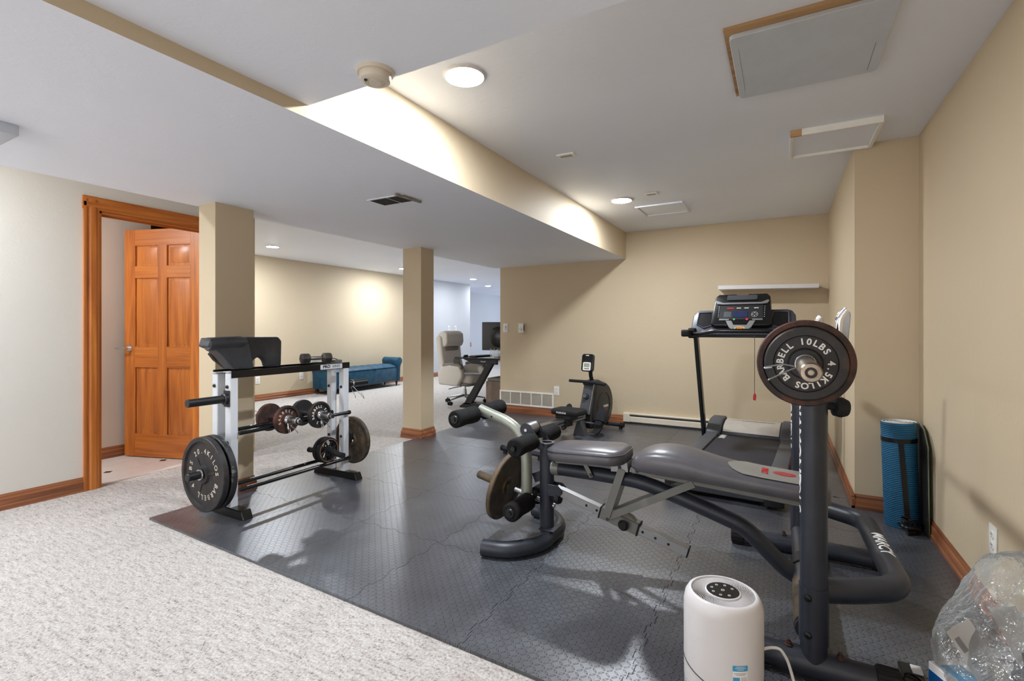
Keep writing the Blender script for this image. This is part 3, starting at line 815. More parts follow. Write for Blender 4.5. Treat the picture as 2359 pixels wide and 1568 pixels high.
def loaded_dumbbell(label, y, z, x0, r, iron, text, loc_rot=0):
    t = thing('dumbbell', label, 'dumbbell', (-2.97, y, z))
    m = MB(); m.cyl((-3.20, y, z), (-2.745, y, z), .0145, seg=16); m.build('handle', 'chrome', t, world=True)
    for s, xp in ((1, -2.885), (-1, -3.065)):
        A = (s, 0, 0); Fm = frame_to((xp, y, z), A)
        m = MB(); h = .013
        m.lathe([(.015, -h), (r - .003, -h), (r, -h + .003), (r, h - .003), (r - .003, h), (r * .84, h), (r * .82, h * .4), (r * .38, h * .4), (r * .36, h), (.015, h)], Fm, 48)
        d = m.build('plate', iron, t, world=True, ang=40)
        m = MB(); m.ringtext(text, r * .6, r * .27, Fm @ Matrix.Translation((0, 0, h * .4)), 200, 310, .0012, .0006); m.build('plate_lettering', 'rust_ink' if iron == 'iron_rust' else 'plate_white', d, world=True, smooth=False)
        m = MB(); x1 = xp + s * .013
        m.lathe([(0, 0), (.030, 0), (.030, .006), (.024, .012), (.0235, .05), (.0225, .098), (.019, .102), (0, .102)], frame_to((x1, y, z), A), 28); m.build('sleeve', 'steel', t, world=True)
        m = MB(); m.lathe([(0, 0), (.0185, 0), (.0185, .003), (.008, .004), (0, .004)], frame_to((x1 + s * .1015, y, z), A), 20); m.build('end_plug', 'gloss_black', t, world=True)
        m = MB(); x2 = x1 + s * .018; dz = -1 if s > 0 else 1
        clip_mesh(m, (x2, y, z), A, .0255, [[(x2 - .004, y - .01, z - .024), (x2 + .03, y + .03, z - .075), (x2 + .035, y + .036, z - .09), (x2 + .04, y + .03, z - .08), (x2 + .02, y + .012, z - .05)],
            [(x2 + .004, y - .015, z - .022), (x2 + .02, y - .02, z - .08), (x2 + .025, y - .018, z - .095), (x2 + .03, y - .012, z - .08), (x2 + .014, y - .01, z - .05)]] if s > 0 else
            [[(x2, y - .02, z + .016), (x2 - .05, y - .045, z + .04), (x2 - .06, y - .05, z + .045)], [(x2, y - .025, z - .01), (x2 - .06, y - .06, z - .01)]])
        m.build('spring_collar', 'chrome', t, world=True)
loaded_dumbbell('rusty brown plate loaded dumbbell on the rack rods, left of the two', 2.113, .553, 0, .093, 'iron_rust', 'BARBELL 5LBS ')
loaded_dumbbell('black plate loaded dumbbell on the rack rods, right of the two', 2.375, .545, 0, .094, 'iron_black', 'BARBELL 5LBS 2.3')

def hexdb():
    t = thing('hex_dumbbell', 'old grey hexagonal dumbbell on top of the rack', 'dumbbell', (-3.04, 2.47, .935))
    d = Vector((.33, .94, 0)).normalized(); c = Vector((-3.04, 2.475, .936))
    m = MB(); m.tube([c - d * .05, c - d * .02, c + d * .02, c + d * .05], [.012, .0155, .0155, .012], 14); m.build('handle', 'steel', t, world=True)
    for s in (1, -1):
        A = frame_to(c + d * s * .045, d * s) @ Matrix.Rotation(PI / 6 * 0, 4, 'Z')
        m = MB(); m.lathe([(0, 0), (.027, 0), (.0425, .014), (.0425, .055), (.033, .066), (0, .066)], A, 6); m.build('head', 'hex_iron', t, world=True, ang=20)
hexdb()
t = thing('grip_trainer', 'small grey green metal gadget at the right end of the rack top', 'gadget', (-3.02, 2.64, .88))
m = MB(); m.box((-3.02, 2.645, .905), (.05, .085, .022), Matrix.Rotation(.15, 3, 'Z'), .008, 2); m.build('body', 'cast_green', t, world=True)
m = MB(); m.tube(fillet([(-3.02, 2.60, .905), (-3.02, 2.58, .925), (-3.02, 2.63, .928), (-3.02, 2.66, .915)], .01), .003, 8); m.build('wire_handle', 'vent_slot', t, world=True)

def preacher():
    t = thing('preacher_pad', 'black vinyl preacher curl arm pad resting on top of the rack', 'exercise pad', (-3.04, 1.95, .895))
    YZ = axes((-3.09, 0, 0), (0, 1, 0), (0, 0, 1), (1, 0, 0))
    ar = [(2.085 - .055 * (1 - math.cos(a)) * 1, .90 + .07 * math.sin(a)) for a in [PI * k / 10 for k in range(11)]]
    body = [(1.86, .90), (1.955, .90)] + [(2.02 - .052 * math.cos(PI * k / 10), .90 + .066 * math.sin(PI * k / 10)) for k in range(11)] + [(2.10, .90), (2.185, .90), (2.19, 1.07), (2.165, 1.10), (1.80, 1.103), (1.76, 1.09)]
    m = MB(); m.prism(body, 0, .055, YZ, .014, 3); m.build('rear_cushion', 'vinyl_dark', t, world=True, ang=45)
    # sloping arm cushion with the rolled end
    YZ2 = axes((-3.06, 0, 0), (0, 1, 0), (0, 0, 1), (1, 0, 0))
    band = [(1.80, .905), (1.925, .902), (1.932, .915), (1.915, .98), (1.90, 1.055), (1.85, 1.095), (1.82, 1.105), (1.66, 1.10), (1.645, 1.05), (1.69, 1.03), (1.735, .985)]
    m = MB(); m.prism(band, 0, .105, YZ2, .02, 4); m.build('arm_cushion', 'vinyl_dark', t, world=True, ang=45)
    m = MB(); m.lathe([(0,0),(.036,0),(.041,.006),(.041,.20),(.03,.235),(0,.24)], frame_to((-2.985, 1.655, 1.062), (0, 1, .03)), 28); m.build('rolled_end', 'vinyl_dark', t, world=True)
    m = MB(); m.prism([(1.72, 1.0), (1.75, .96), (1.82, .903), (1.87, .903), (1.80, .97), (1.74, 1.02)], -.035, 0, YZ2); m.build('backing_board', 'pad_back', t, world=True)
preacher()

def ab_wheel():
    c = Vector((-2.97, 2.50, .262)); t = thing('ab_roller', 'black spoked exercise wheel with grips resting on the lower rack rods', 'ab roller', tuple(c))
    c = Vector((-2.965, 2.50, .258))
    for k, s in enumerate((-1, 1)):
        A = frame_to(c + Vector((s * .022, 0, 0)), (s, 0, 0)); r = .092
        m = MB(); m.lathe([(r - .014, -.014), (r, -.013), (r + .003, 0), (r, .013), (r - .014, .014), (r - .014, -.014)], A, 48); wl = m.build('tyre', 'rubber', t, world=True)
        m = MB(); m.lathe([(.0, -.012), (.024, -.012), (.024, .012), (0, .012)], A, 24)
        for q in range(8):
            a = 2 * PI * q / 8; m.bar(A @ Vector((.02 * math.cos(a), .02 * math.sin(a), 0)), A @ Vector(((r - .01) * math.cos(a + .35), (r - .01) * math.sin(a + .35), 0)), .008, .014, .001, (s, 0, 0))
        m.build('spokes', 'black_plastic', t, world=True)
        m = MB(); m.lathe([(r - .0145, .0125), (r - .0135, .0148), (r - .010, .0148), (r - .009, .0125)], A, 48); m.build('stripe', 'copper_ink', t, world=True)
        m = MB(); m.tube([c + Vector((s * .034, 0, 0)), c + Vector((s * .06, 0, 0)), c + Vector((s * .10, .0, -.012)), c + Vector((s * .16, .0, -.02)), c + Vector((s * .185, 0, -.02))], [.016, .018, .02, .019, .02], 18); m.build('grip', 'rubber', t, world=True)
ab_wheel()

# ---------------------------------------------------------------- the weight bench
BY = 2.38
def fine(tmp, cuts=3):
    bmesh.ops.triangulate(tmp.bm, faces=tmp.bm.faces[:])
    for _ in range(cuts):
        es = [e for e in tmp.bm.edges if e.calc_length() > .006]
        if not es: break
        bmesh.ops.subdivide_edges(tmp.bm, edges=es, cuts=1, use_grid_fill=False); bmesh.ops.triangulate(tmp.bm, faces=tmp.bm.faces[:])
def wrapped(m, st, size, cx, cy, r, a0, z, bold=.0, ext=.0006, flip=1):
    """text running down a vertical post, bent round it"""
    key = ('w', st, size); tmp = MB(); tmp.text(st, size, Matrix.Identity(4), ext, 'CENTER', bold); fine(tmp)
    for v in tmp.bm.verts:
        x, y, d = v.co; a = a0 + flip * y / r; rr = r + .0004 + d
        v.co = Vector((cx + rr * math.cos(a), cy + rr * math.sin(a), z - x * flip * 1.0))
    m._add(tmp.bm)
def bench():
    t = thing('weight_bench', 'dark blue grey olympic weight bench with grey vinyl pads on the foam mat', 'weight bench', (-.5, BY, FZ))
    W = dict(world=True)
    def part(name, mat, f, **kw):
        m = MB(); f(m); return m.build(name, mat, t, world=True, **kw)
    def parts(name, mat, f, items):
        for it in items: m = MB(); f(m, it); m.build(name, mat, t, world=True)
    r = .0395
    posts = ((.088, 1.885), (.075, 2.875))
    for x, y in posts:
        u = part('upright', 'black_frame', lambda m: m.lathe([(0, .06), (r, .06), (r, 1.0), (r - .006, 1.004), (.026, 1.004), (.026, .99), (0, .99)], Matrix.Translation((x, y, 0)), 36))
        m = MB()
        wrapped(m, 'DIAMOND', .062, x, y, r, PI * .93, .78, .0022); wrapped(m, 'OLS', .062, x, y, r, PI * .93, .60, 0)
        m.build('decal', 'white_ink', u, world=True, smooth=False)
        part('telescoping_post', 'chrome', lambda m: m.cyl((x, y, .95), (x, y, 1.03), .024, seg=24))
        # J hook carrying the bar
        hy = y + (.07 if y < 2.4 else -.07) * 0
        part('bar_hook', 'chrome', lambda m: (m.bar((x - .05, hy, 1.012), (x + .075, hy, 1.012), .028, .012, .002), m.tube(fillet([(x + .055, hy, 1.01), (x + .065, hy, 1.10), (x + .072, hy, 1.19), (x + .09, hy, 1.215)], .04), .014, 14), m.tube(fillet([(x - .045, hy, 1.01), (x - .055, hy, 1.03), (x - .06, hy, 1.05)], .02), .012, 12)))
        part('safety_plate', 'silver', lambda m: m.prism([(x + .07, 1.09), (x + .092, 1.09), (x + .10, 1.2), (x + .085, 1.225), (x + .07, 1.2)], -hy - .011, -hy + .011, axes((0, 0, 0), (1, 0, 0), (0, 0, 1), (0, -1, 0)), .002, 1))
        sg = 1
        part('height_knob', 'rubber', lambda m: (m.lathe([(0, 0), (.013, 0), (.013, .02), (.030, .025), (.033, .045), (.026, .062), (0, .064)], frame_to((x + .035, y + .01, .905), (.9, .3, -.12)), 20)))
        part('joint_sleeve', 'black_frame', lambda m: m.lathe([(r + .0005, .13), (r + .0035, .13), (r + .0035, .315), (r + .0005, .315)], Matrix.Translation((x, y, 0)), 36))
        parts('bolt', 'gloss_black', lambda m, z: m.lathe([(0, 0), (.012, 0), (.011, .004), (.005, .009), (0, .009)], frame_to((x - .018, y - (r + .001) if y < 2.4 else y + r, z), (-.35, -1 if y < 2.4 else 1, 0)), 14), (.165, .285))
        x0, x1 = (-.17, .255) if y < 2.4 else (-.18, .37)
        part('base_tube', 'black_frame', lambda m: m.cyl((x0, y, FZ + .044), (x1, y, FZ + .044), .041, seg=32))
        for xe, s in ((x0, -1), (x1, 1)):
            def cap(m):
                m.cyl((xe - s * .002, y, FZ + .046), (xe + s * .062, y, FZ + .046), .0455, seg=32, bev=.004)
                for k in range(18):
                    a = 2 * PI * k / 18; m.bar((xe + s * .003, y + .0455 * math.cos(a), FZ + .046 + .0455 * math.sin(a)), (xe + s * .058, y + .0455 * math.cos(a), FZ + .046 + .0455 * math.sin(a)), .004, .003, 0)
            part('end_cap', 'ribbed_rubber', cap)
        part('saddle_plate', 'black_frame', lambda m: [m.tube([(x - .10, y + .0, FZ + .044), (x + .10, y, FZ + .044)], .0435, 32, True)])
        parts('bolt', 'iron_rust', lambda m, s: m.lathe([(0, 0), (.013, 0), (.013, .004), (.009, .005), (.009, .013), (.005, .013), (.005, .02), (0, .02)], Matrix.Translation((x + s * .072, y - .006, FZ + .086)), 6), (-1, 1))
    part('cross_tube', 'black_frame', lambda m: m.cyl((.072, 1.93, .135), (.072, 2.83, .135), .037, seg=28))
    part('cross_tube_sleeve', 'iron_old', lambda m: (m.cyl((.072, 1.95, .135), (.072, 2.28, .135), .0405, seg=28), ))
    part('cross_tube_collar', 'ribbed_rubber', lambda m: (m.cyl((.072, 2.40, .135), (.072, 2.50, .135), .0435, seg=28, bev=.003)))
    # swept main beam
    bp = [(-1.075, .418), (-.80, .419), (-.60, .414), (-.435, .372), (-.265, .322), (-.15, .286), (-.075, .215), (.0, .145), (.045, .12)]
    part('main_beam', 'black_frame', lambda m: m.tube(fillet([(a, BY, b) for a, b in bp], .07, 5), .0355, 28))
    part('beam_collar', 'grey_frame', lambda m: (m.cyl((-1.072, BY, .418), (-1.03, BY, .4185), .038, seg=28, bev=.002)))
    # rear handle loop
    lp = fillet([(.10, 1.915, .287), (.20, 1.96, .287), (.345, 2.06, .285), (.325, 2.73, .28), (.19, 2.80, .285), (.085, 2.855, .285)], .14, 9)
    lo = part('rear_loop', 'black_frame', lambda m: m.tube(lp, .0395, 28))
    F = axes((.335 - .012, 2.40, .285 + .0372), Vector((-.03, 1, 0)).normalized() * -1, Vector((1, .03, -.3)).normalized() * -1 * -1, (.3, 0, 1))
    fm = axes((.322, 2.41, .3235), (.03, -1, 0), (.97, .03, -.24), (.24, 0, .97))
    tm = MB(); tmp = MB(); tmp.text('MARCY', .062, Matrix.Identity(4), .0005, 'CENTER', .0012, 1.0); fine(tmp, 4)
    for v in tmp.bm.verts:
        x_, y_, d_ = v.co; a = math.radians(88) - y_ / .0395 * .95; rr = .0408 + d_
        v.co = Vector((.335 + rr * math.cos(a) + .03 * x_, 2.36 - x_, .2828 + rr * math.sin(a)))
    tm._add(tmp.bm); tm.build('loop_lettering', 'white_ink', lo, world=True, smooth=False)
    # front post and curved foot
    part('front_post', 'black_frame', lambda m: m.lathe([(.030, .05), (.0385, .05), (.0385, .548), (.030, .548), (.030, .35)], Matrix.Translation((-1.106, BY, 0)), 32))
    part('post_rim', 'silver', lambda m: m.lathe([(.029, .546), (.0395, .546), (.0395, .551), (.029, .551), (.029, .546)], Matrix.Translation((-1.106, BY, 0)), 32))
    part('curved_foot', 'black_frame', lambda m: m.tube(fillet([(-1.325, 2.085, FZ + .041), (-1.20, 2.11, FZ + .041), (-1.085, 2.24, FZ + .041), (-1.085, 2.52, FZ + .041), (-1.20, 2.65, FZ + .041), (-1.325, 2.675, FZ + .041)], .16, 8), .041, 28))
    part('foot_bracket', 'black_frame', lambda m: (m.bar((-1.085, BY - .055, .098), (-1.085, BY + .055, .098), .09, .008, .002)))
    part('tension_knob', 'rubber', lambda m: m.lathe([(0, 0), (.008, 0), (.008, .022), (.024, .026), (.027, .04), (.022, .052), (0, .053)], frame_to((-1.07, BY - .01, .262), (1, -.25, 0)), 20))
    part('tension_knob', 'rubber', lambda m: m.lathe([(0, 0), (.008, 0), (.008, .02), (.02, .026), (.02, .04), (0, .045)], frame_to((-1.14, BY - .005, .262), (-1, -.1, 0)), 20))
    # seat
    SR = Matrix.Rotation(math.radians(-3.2), 4, 'Y')
    def pad(name, mat, prof_top, prof_bot, yw, fn=None):
        pass
    out = rrect(.40, .27, .075, 7)
    def seat(m):
        b = bmesh.new(); vs = [b.verts.new((x_ * (1 if x_ < 0 else 1), y_ * (1.0 - .16 * max(0, -x_ / .2)), 0)) for x_, y_ in out]; f = b.faces.new(vs)
        rings = [(1.0, 0), (1.03, .014), (1.03, .038), (.985, .055), (.92, .064)]
        prev = vs; vs0 = vs
        for sc, z in rings[1:]:
            cur = [b.verts.new((v.co.x * (1 + (sc - 1) * 1.0), v.co.y * (1 + (sc - 1) * 1.3), z)) for v in vs0]
            for k in range(len(cur)): b.faces.new((prev[k], prev[(k + 1) % len(cur)], cur[(k + 1) % len(cur)], cur[k]))
            prev = cur
        b.faces.new(prev); bmesh.ops.recalc_face_normals(b, faces=b.faces)
        m._add(b, Matrix.Translation((-.866, BY, .494)) @ SR)
    s1 = part('seat_pad', 'vinyl', seat, ang=50)
    def piping(m, loop, z, sc, M4): m.tube([M4 @ Vector((x_ * sc, y_ * (1.0 - .16 * max(0, -x_ / .2)) * (1 + (sc - 1) * 1.3), z)) for x_, y_ in loop], .0028, 6, closed=True)
    mm = MB(); piping(mm, out, .047, 1.025, Matrix.Translation((-.866, BY, .494)) @ SR); mm.build('piping', 'vinyl_dark', s1, world=True)
    part('seat_rail', 'grey_frame', lambda m: (m.bar((-1.04, BY, .473), (-.655, BY, .490), .085, .036, .003)))
    parts('hinge_bracket', 'silver', lambda m, s: m.bar((-.74, BY + s * .047, .479), (-.655, BY + s * .047, .486), .005, .046, .001), (-1, 1))
    parts('bolt', 'vent_slot', lambda m, q: (lambda x_, z_: m.lathe([(0, 0), (.009, 0), (.008, .005), (0, .006)], frame_to((x_, BY - .049, z_), (0, -1, 0)), 12))(*q), ((-.695, .482), (-.61, .476), (-.755, .22), (-.84, .425)))
    part('seat_link', 'grey_frame', lambda m: m.bar((-.875, BY - .046, .475), (-.838, BY - .046, .412), .022, .005, .001, (0, 1, 0)))
    # backrest pad: long, humped at the lumbar end, tapering to the grey printed head end
    xs = [-.635, -.628, -.60, -.56, -.51, -.46, -.40, -.33, -.26, -.18, -.08, .02, .12, .16, .168]
    zt = [.505, .535, .562, .580, .591, .594, .589, .575, .560, .547, .537, .531, .526, .520, .505]
    zb = [.500, .497, .495, .494, .493, .492, .49, .486, .482, .477, .471, .465, .459, .457, .460]
    hw = [.045, .08, .115, .132, .138, .14, .14, .136, .130, .126, .124, .122, .118, .10, .06]
    def back(m, x0=None):
        b = bmesh.new(); rings = []
        for x_, a, c_, h in zip(xs, zt, zb, hw):
            t_ = a - c_; ring = []
            prof = [(-.94, 0), (-1.0, .2), (-1.0, .55), (-.95, .82), (-.82, .97), (-.4, 1.03), (0, 1.05), (.4, 1.03), (.82, .97), (.95, .82), (1.0, .55), (1.0, .2), (.94, 0)]
            for py, pz in prof: ring.append(b.verts.new((x_, BY + py * h, c_ + pz * t_)))
            rings.append(ring)
        n = len(rings[0])
        for p_, q_ in zip(rings, rings[1:]):
            for k in range(n): b.faces.new((p_[k], p_[(k + 1) % n], q_[(k + 1) % n], q_[k]))
        b.faces.new(rings[0]); b.faces.new(rings[-1]); bmesh.ops.recalc_face_normals(b, faces=b.faces); m._add(b)
    bk = part('backrest_pad', 'vinyl', back, ang=60)
    def interp(x_, arr):
        for i in range(len(xs) - 1):
            if xs[i] <= x_ <= xs[i + 1]: f = (x_ - xs[i]) / (xs[i + 1] - xs[i]); return arr[i] * (1 - f) + arr[i + 1] * f
    # grey head panel laid on the pad
    def head(m):
        b = bmesh.new(); nx = 16; rows = []
        for i in range(nx + 1):
            x_ = -.215 + .355 * i / nx; h = interp(x_, hw); wd = h * .86 * min(1, (i / nx * 5.5) ** .5 * .85 + .15) if i < 4 else h * .86
            a = interp(x_, zt); c_ = interp(x_, zb); rows.append([b.verts.new((x_, BY + wd * q, c_ + (a - c_) * (1.052 - .075 * (abs(q) * wd / h) ** 2.2) + .0012)) for q in [-1, -.75, -.5, -.25, 0, .25, .5, .75, 1]])
        for p_, q_ in zip(rows, rows[1:]):
            for k in range(8): b.faces.new((p_[k], p_[k + 1], q_[k + 1], q_[k]))
        bmesh.ops.recalc_face_normals(b, faces=b.faces); m._add(b)
    mm = MB(); head(mm); mm.build('head_panel', 'pad_grey', bk, world=True)
    def on_pad(tmp):
        for v in tmp.bm.verts:
            x_, y_, d_ = v.co; a = interp(x_, zt); c_ = interp(x_, zb); h = interp(x_, hw)
            v.co = Vector((x_, y_, c_ + (a - c_) * (1.052 - .075 * (abs(y_ - BY) / h) ** 2.2) + .0022 + d_))
        return tmp.bm
    mm = MB()
    tp = MB(); tp.text('MARCY', .034, Matrix.Translation((-.07, BY, 0)) @ Matrix.Rotation(-PI / 2, 4, 'Z'), .0003, 'CENTER', .0014, .8); mm._add(on_pad(tp))
    tp = MB(); tp.prism([(.005 + .043 * math.cos(2 * PI * k / 28), BY + .030 * math.sin(2 * PI * k / 28)) for k in range(28)], 0, .0003)
    tp2 = MB(); mm._add(on_pad(tp)); mm.build('red_emblem', 'red_ink', bk, world=True, smooth=False)
    mm = MB(); tp = MB()
    for s in (-1, 1):
        tp.bar((-.035, BY + s * .004, .0006), (.03, BY + s * .004, .0006), .0022, .0003, 0); tp.bar((.03, BY + s * .002, .0006), (.012, BY + s * .024, .0006), .003, .0003, 0); tp.bar((-.035, BY + s * .006, .0006), (.012, BY + s * .020, .0006), .0022, .0003, 0)
    for v in tp.bm.verts: v.co.z += .0003
    mm._add(on_pad(tp)); mm.build('emblem_lines', 'pad_grey', bk, world=True, smooth=False)
    part('back_rail', 'grey_frame', lambda m: (m.bar((-.64, BY, .475), (.10, BY, .432), .085, .028, .003)))
    # slider, sleeve and folding braces
    part('slider_tube', 'silver', lambda m: m.bar((-1.05, BY, .305), (-.385, BY, .122), .045, .042, .002))
    part('slider_cap', 'rubber', lambda m: m.bar((-.387, BY, .1225), (-.381, BY, .1208), .048, .045, .002))
    parts('slider_bracket', 'black_frame', lambda m, s: m.prism([(-1.09, .275), (-1.03, .275), (-1.01, .29), (-1.008, .315), (-1.03, .335), (-1.09, .335)], -(BY + s * .03) - .003, -(BY + s * .03) + .003, axes((0, 0, 0), (1, 0, 0), (0, 0, 1), (0, -1, 0)), .001, 1), (-1, 1))
    part('slider_holes', 'dark_gap', lambda m: [m.lathe([(0, 0), (.0065, 0), (.0065, .0008), (0, .0008)], frame_to((x_, BY - .0226, .122 + (-.385 - x_) * .2752), (0, -1, 0)), 14) for x_ in (-.875, -.82, -.59, -.53, -.47)])
    part('adjust_sleeve', 'grey_frame', lambda m: (m.bar((-.80, BY, .2362), (-.615, BY, .1853), .058, .056, .002), m.prism([(-.755, .245), (-.70, .262), (-.64, .235), (-.62, .21)], -BY - .02, -BY + .02, axes((0, 0, 0), (1, 0, 0), (0, 0, 1), (0, -1, 0)), .002, 1)))
    part('sleeve_trim', 'rubber', lambda m: (m.bar((-.806, BY, .2378), (-.799, BY, .2359), .062, .06, .001), m.bar((-.616, BY, .1856), (-.609, BY, .1837), .062, .06, .001)))
    part('adjust_knob', 'rubber', lambda m: m.lathe([(0, 0), (.007, 0), (.007, .016), (.022, .018), (.026, .028), (.018, .042), (0, .045)], frame_to((-.675, BY - .03, .205), (0, -1, .05)), 22))
    for s in (-1, 1):
        part('front_brace', 'grey_frame', lambda m: m.bar((-.683, BY + s * .05, .475), (-.765, BY + s * .05, .222), .038, .006, .001, (0, 1, 0)))
        part('rear_brace', 'grey_frame', lambda m: m.bar((-.765, BY + s * .043, .222), (-.355, BY + s * .043, .452), .034, .006, .001, (0, 1, 0)))
    # leg developer
    A = 'sage_frame'
    arm = [(-1.53, .692), (-1.447, .665), (-1.36, .642), (-1.285, .600), (-1.24, .53), (-1.228, .45), (-1.228, .34), (-1.226, .20)]
    part('leg_lever', A, lambda m: m.tube(fillet([(a, BY, b) for a, b in arm], .05, 5), .030, 24))
    part('lever_hole', 'dark_gap', lambda m: m.lathe([(0, 0), (.006, 0), (.006, .0015), (0, .0015)], frame_to((-1.435, BY - .0295, .66), (0, -1, 0)), 12))
    part('pivot_hub', 'silver', lambda m: m.cyl((-1.205, BY - .045, .612), (-1.205, BY + .045, .612), .034, seg=32))
    for s in (-1, 1):
        part('pivot_flange', 'black_frame', lambda m: m.prism([(-1.205 + .037 * math.cos(a), .612 + .037 * math.sin(a)) for a in [math.radians(20 + 22 * k) for k in range(10)]] + [(-1.13, .515), (-1.10, .53)], -(BY + s * .05) - .003, -(BY + s * .05) + .003, axes((0, 0, 0), (1, 0, 0), (0, 0, 1), (0, -1, 0)), .001, 1))
    part('pivot_bolt', 'chrome', lambda m: (m.cyl((-1.205, BY - .06, .612), (-1.205, BY + .06, .612), .008, seg=12), m.cyl((-1.15, BY - .058, .556), (-1.15, BY + .058, .556), .011, seg=14)))
    for (x_, z_) in ((-1.535, .67), (-1.172, .558), (-1.195, .232)):
        part('roller_rod', 'gloss_black', lambda m: m.cyl((x_, BY - .262, z_), (x_, BY + .262, z_), .012, seg=16))
        for s in (-1, 1):
            rp = [(.014, 0), (.040, 0), (.047, .008), (.0475, .05), (.044, .11), (.0475, .165), (.047, .192), (.040, .20), (.014, .20), (.014, 0)]
            fr_ = part('foam_roller', 'foam_roller', lambda m: m.lathe([(a, b) for a, b in rp], frame_to((x_, BY + s * .045, z_), (0, s, 0)), 32))
            if x_ < -1.18:
                mc = MB(); mc.lathe([(0, 0), (.024, 0), (.024, .004), (.021, .008), (0, .009)], frame_to((x_, BY + s * .245, z_), (0, s, 0)), 24); mc.build('roller_cap', 'black_plastic', fr_, world=True)
    part('peg_rod', 'silver', lambda m: m.cyl((-1.06, BY, .214), (-1.30, BY, .265), .013, seg=16))
    part('weight_peg', 'iron_old', lambda m: m.lathe([(0, 0), (.040, 0), (.040, .004), (.022, .006), (.022, .215), (.018, .222), (0, .222)], frame_to((-1.325, BY, .270), (-.978, 0, .208)), 28))
    part('band_guard', 'black_frame', lambda m: m.bar((-1.20, BY + .03, .335), (-1.12, BY + .03, .37), .006, .05, .001))
bench()
plate('worn iron plate with brown rim on the leg lever peg', (-1.358, BY, .277), (-.978, 0, .208), .188, .028, 'iron_old', rim='iron_rim', lip=.9, hub=.25)

# ---------------------------------------------------------------- barbell across the bench hooks
def barbell():
    bx_, bz = .06, 1.047
    t = thing('barbell', 'long steel barbell lying in the bench hooks', 'barbell', (bx_, 2.3, bz))
    m = MB(); m.cyl((bx_, 1.86, bz), (bx_, 2.90, bz), .014, seg=20); m.build('shaft', 'steel', t, world=True)
    for y0, s in ((1.835, -1), (2.925, 1)):
        m = MB(); m.lathe([(.013, 0), (.036, 0), (.036, .014), (.025, .016), (.025, .428), (.022, .432), (.0115, .432), (.0115, .424), (.006, .424), (.006, .43), (0, .43)], frame_to((bx_, y0, bz), (0, s, 0)), 36); m.build('sleeve', 'old_chrome', t, world=True)
        m = MB(); m.lathe([(.0075, 0), (.0135, 0), (.0135, .003), (.0075, .003), (.0075, 0)], frame_to((bx_, y0 + s * .4315, bz), (0, s, 0)), 24); m.build('end_bolt', 'iron_rust', t, world=True)
barbell()
plate('large rust brown iron plate on the barbell behind the 10 pound plate', (.06, 1.803, 1.047), (0, -1, 0), .136, .026, 'iron_rust', lip=.87, hub=.3)
plate('black 10 pound iron plate with raised letters on the barbell end', (.06, 1.768, 1.047), (0, -1, 0), .113, .03, 'iron_black', text='10LBS 4.5KILOS BARBELL ', tmat='plate_white', tsize=.027, trad=.60, start=97, span=345, lip=.78, hub=.38)
t = thing('spring_collar', 'pale wire spring collar locking the 10 pound plate on the barbell', 'collar', (.06, 1.74, 1.047))
m = MB(); clip_mesh(m, (.06, 1.737, 1.047), (0, -1, 0), .0275, [fillet([(.036, 1.742, 1.038), (.0, 1.74, 1.045), (-.05, 1.742, 1.034), (-.052, 1.735, 1.030), (-.03, 1.728, 1.034)], .01), fillet([(.036, 1.728, 1.036), (.02, 1.722, 1.030), (-.035, 1.705, 1.0), (-.04, 1.703, .996)], .01)], 2.6, .0024, .014)
m.build('spring', 'silver', t, world=True)
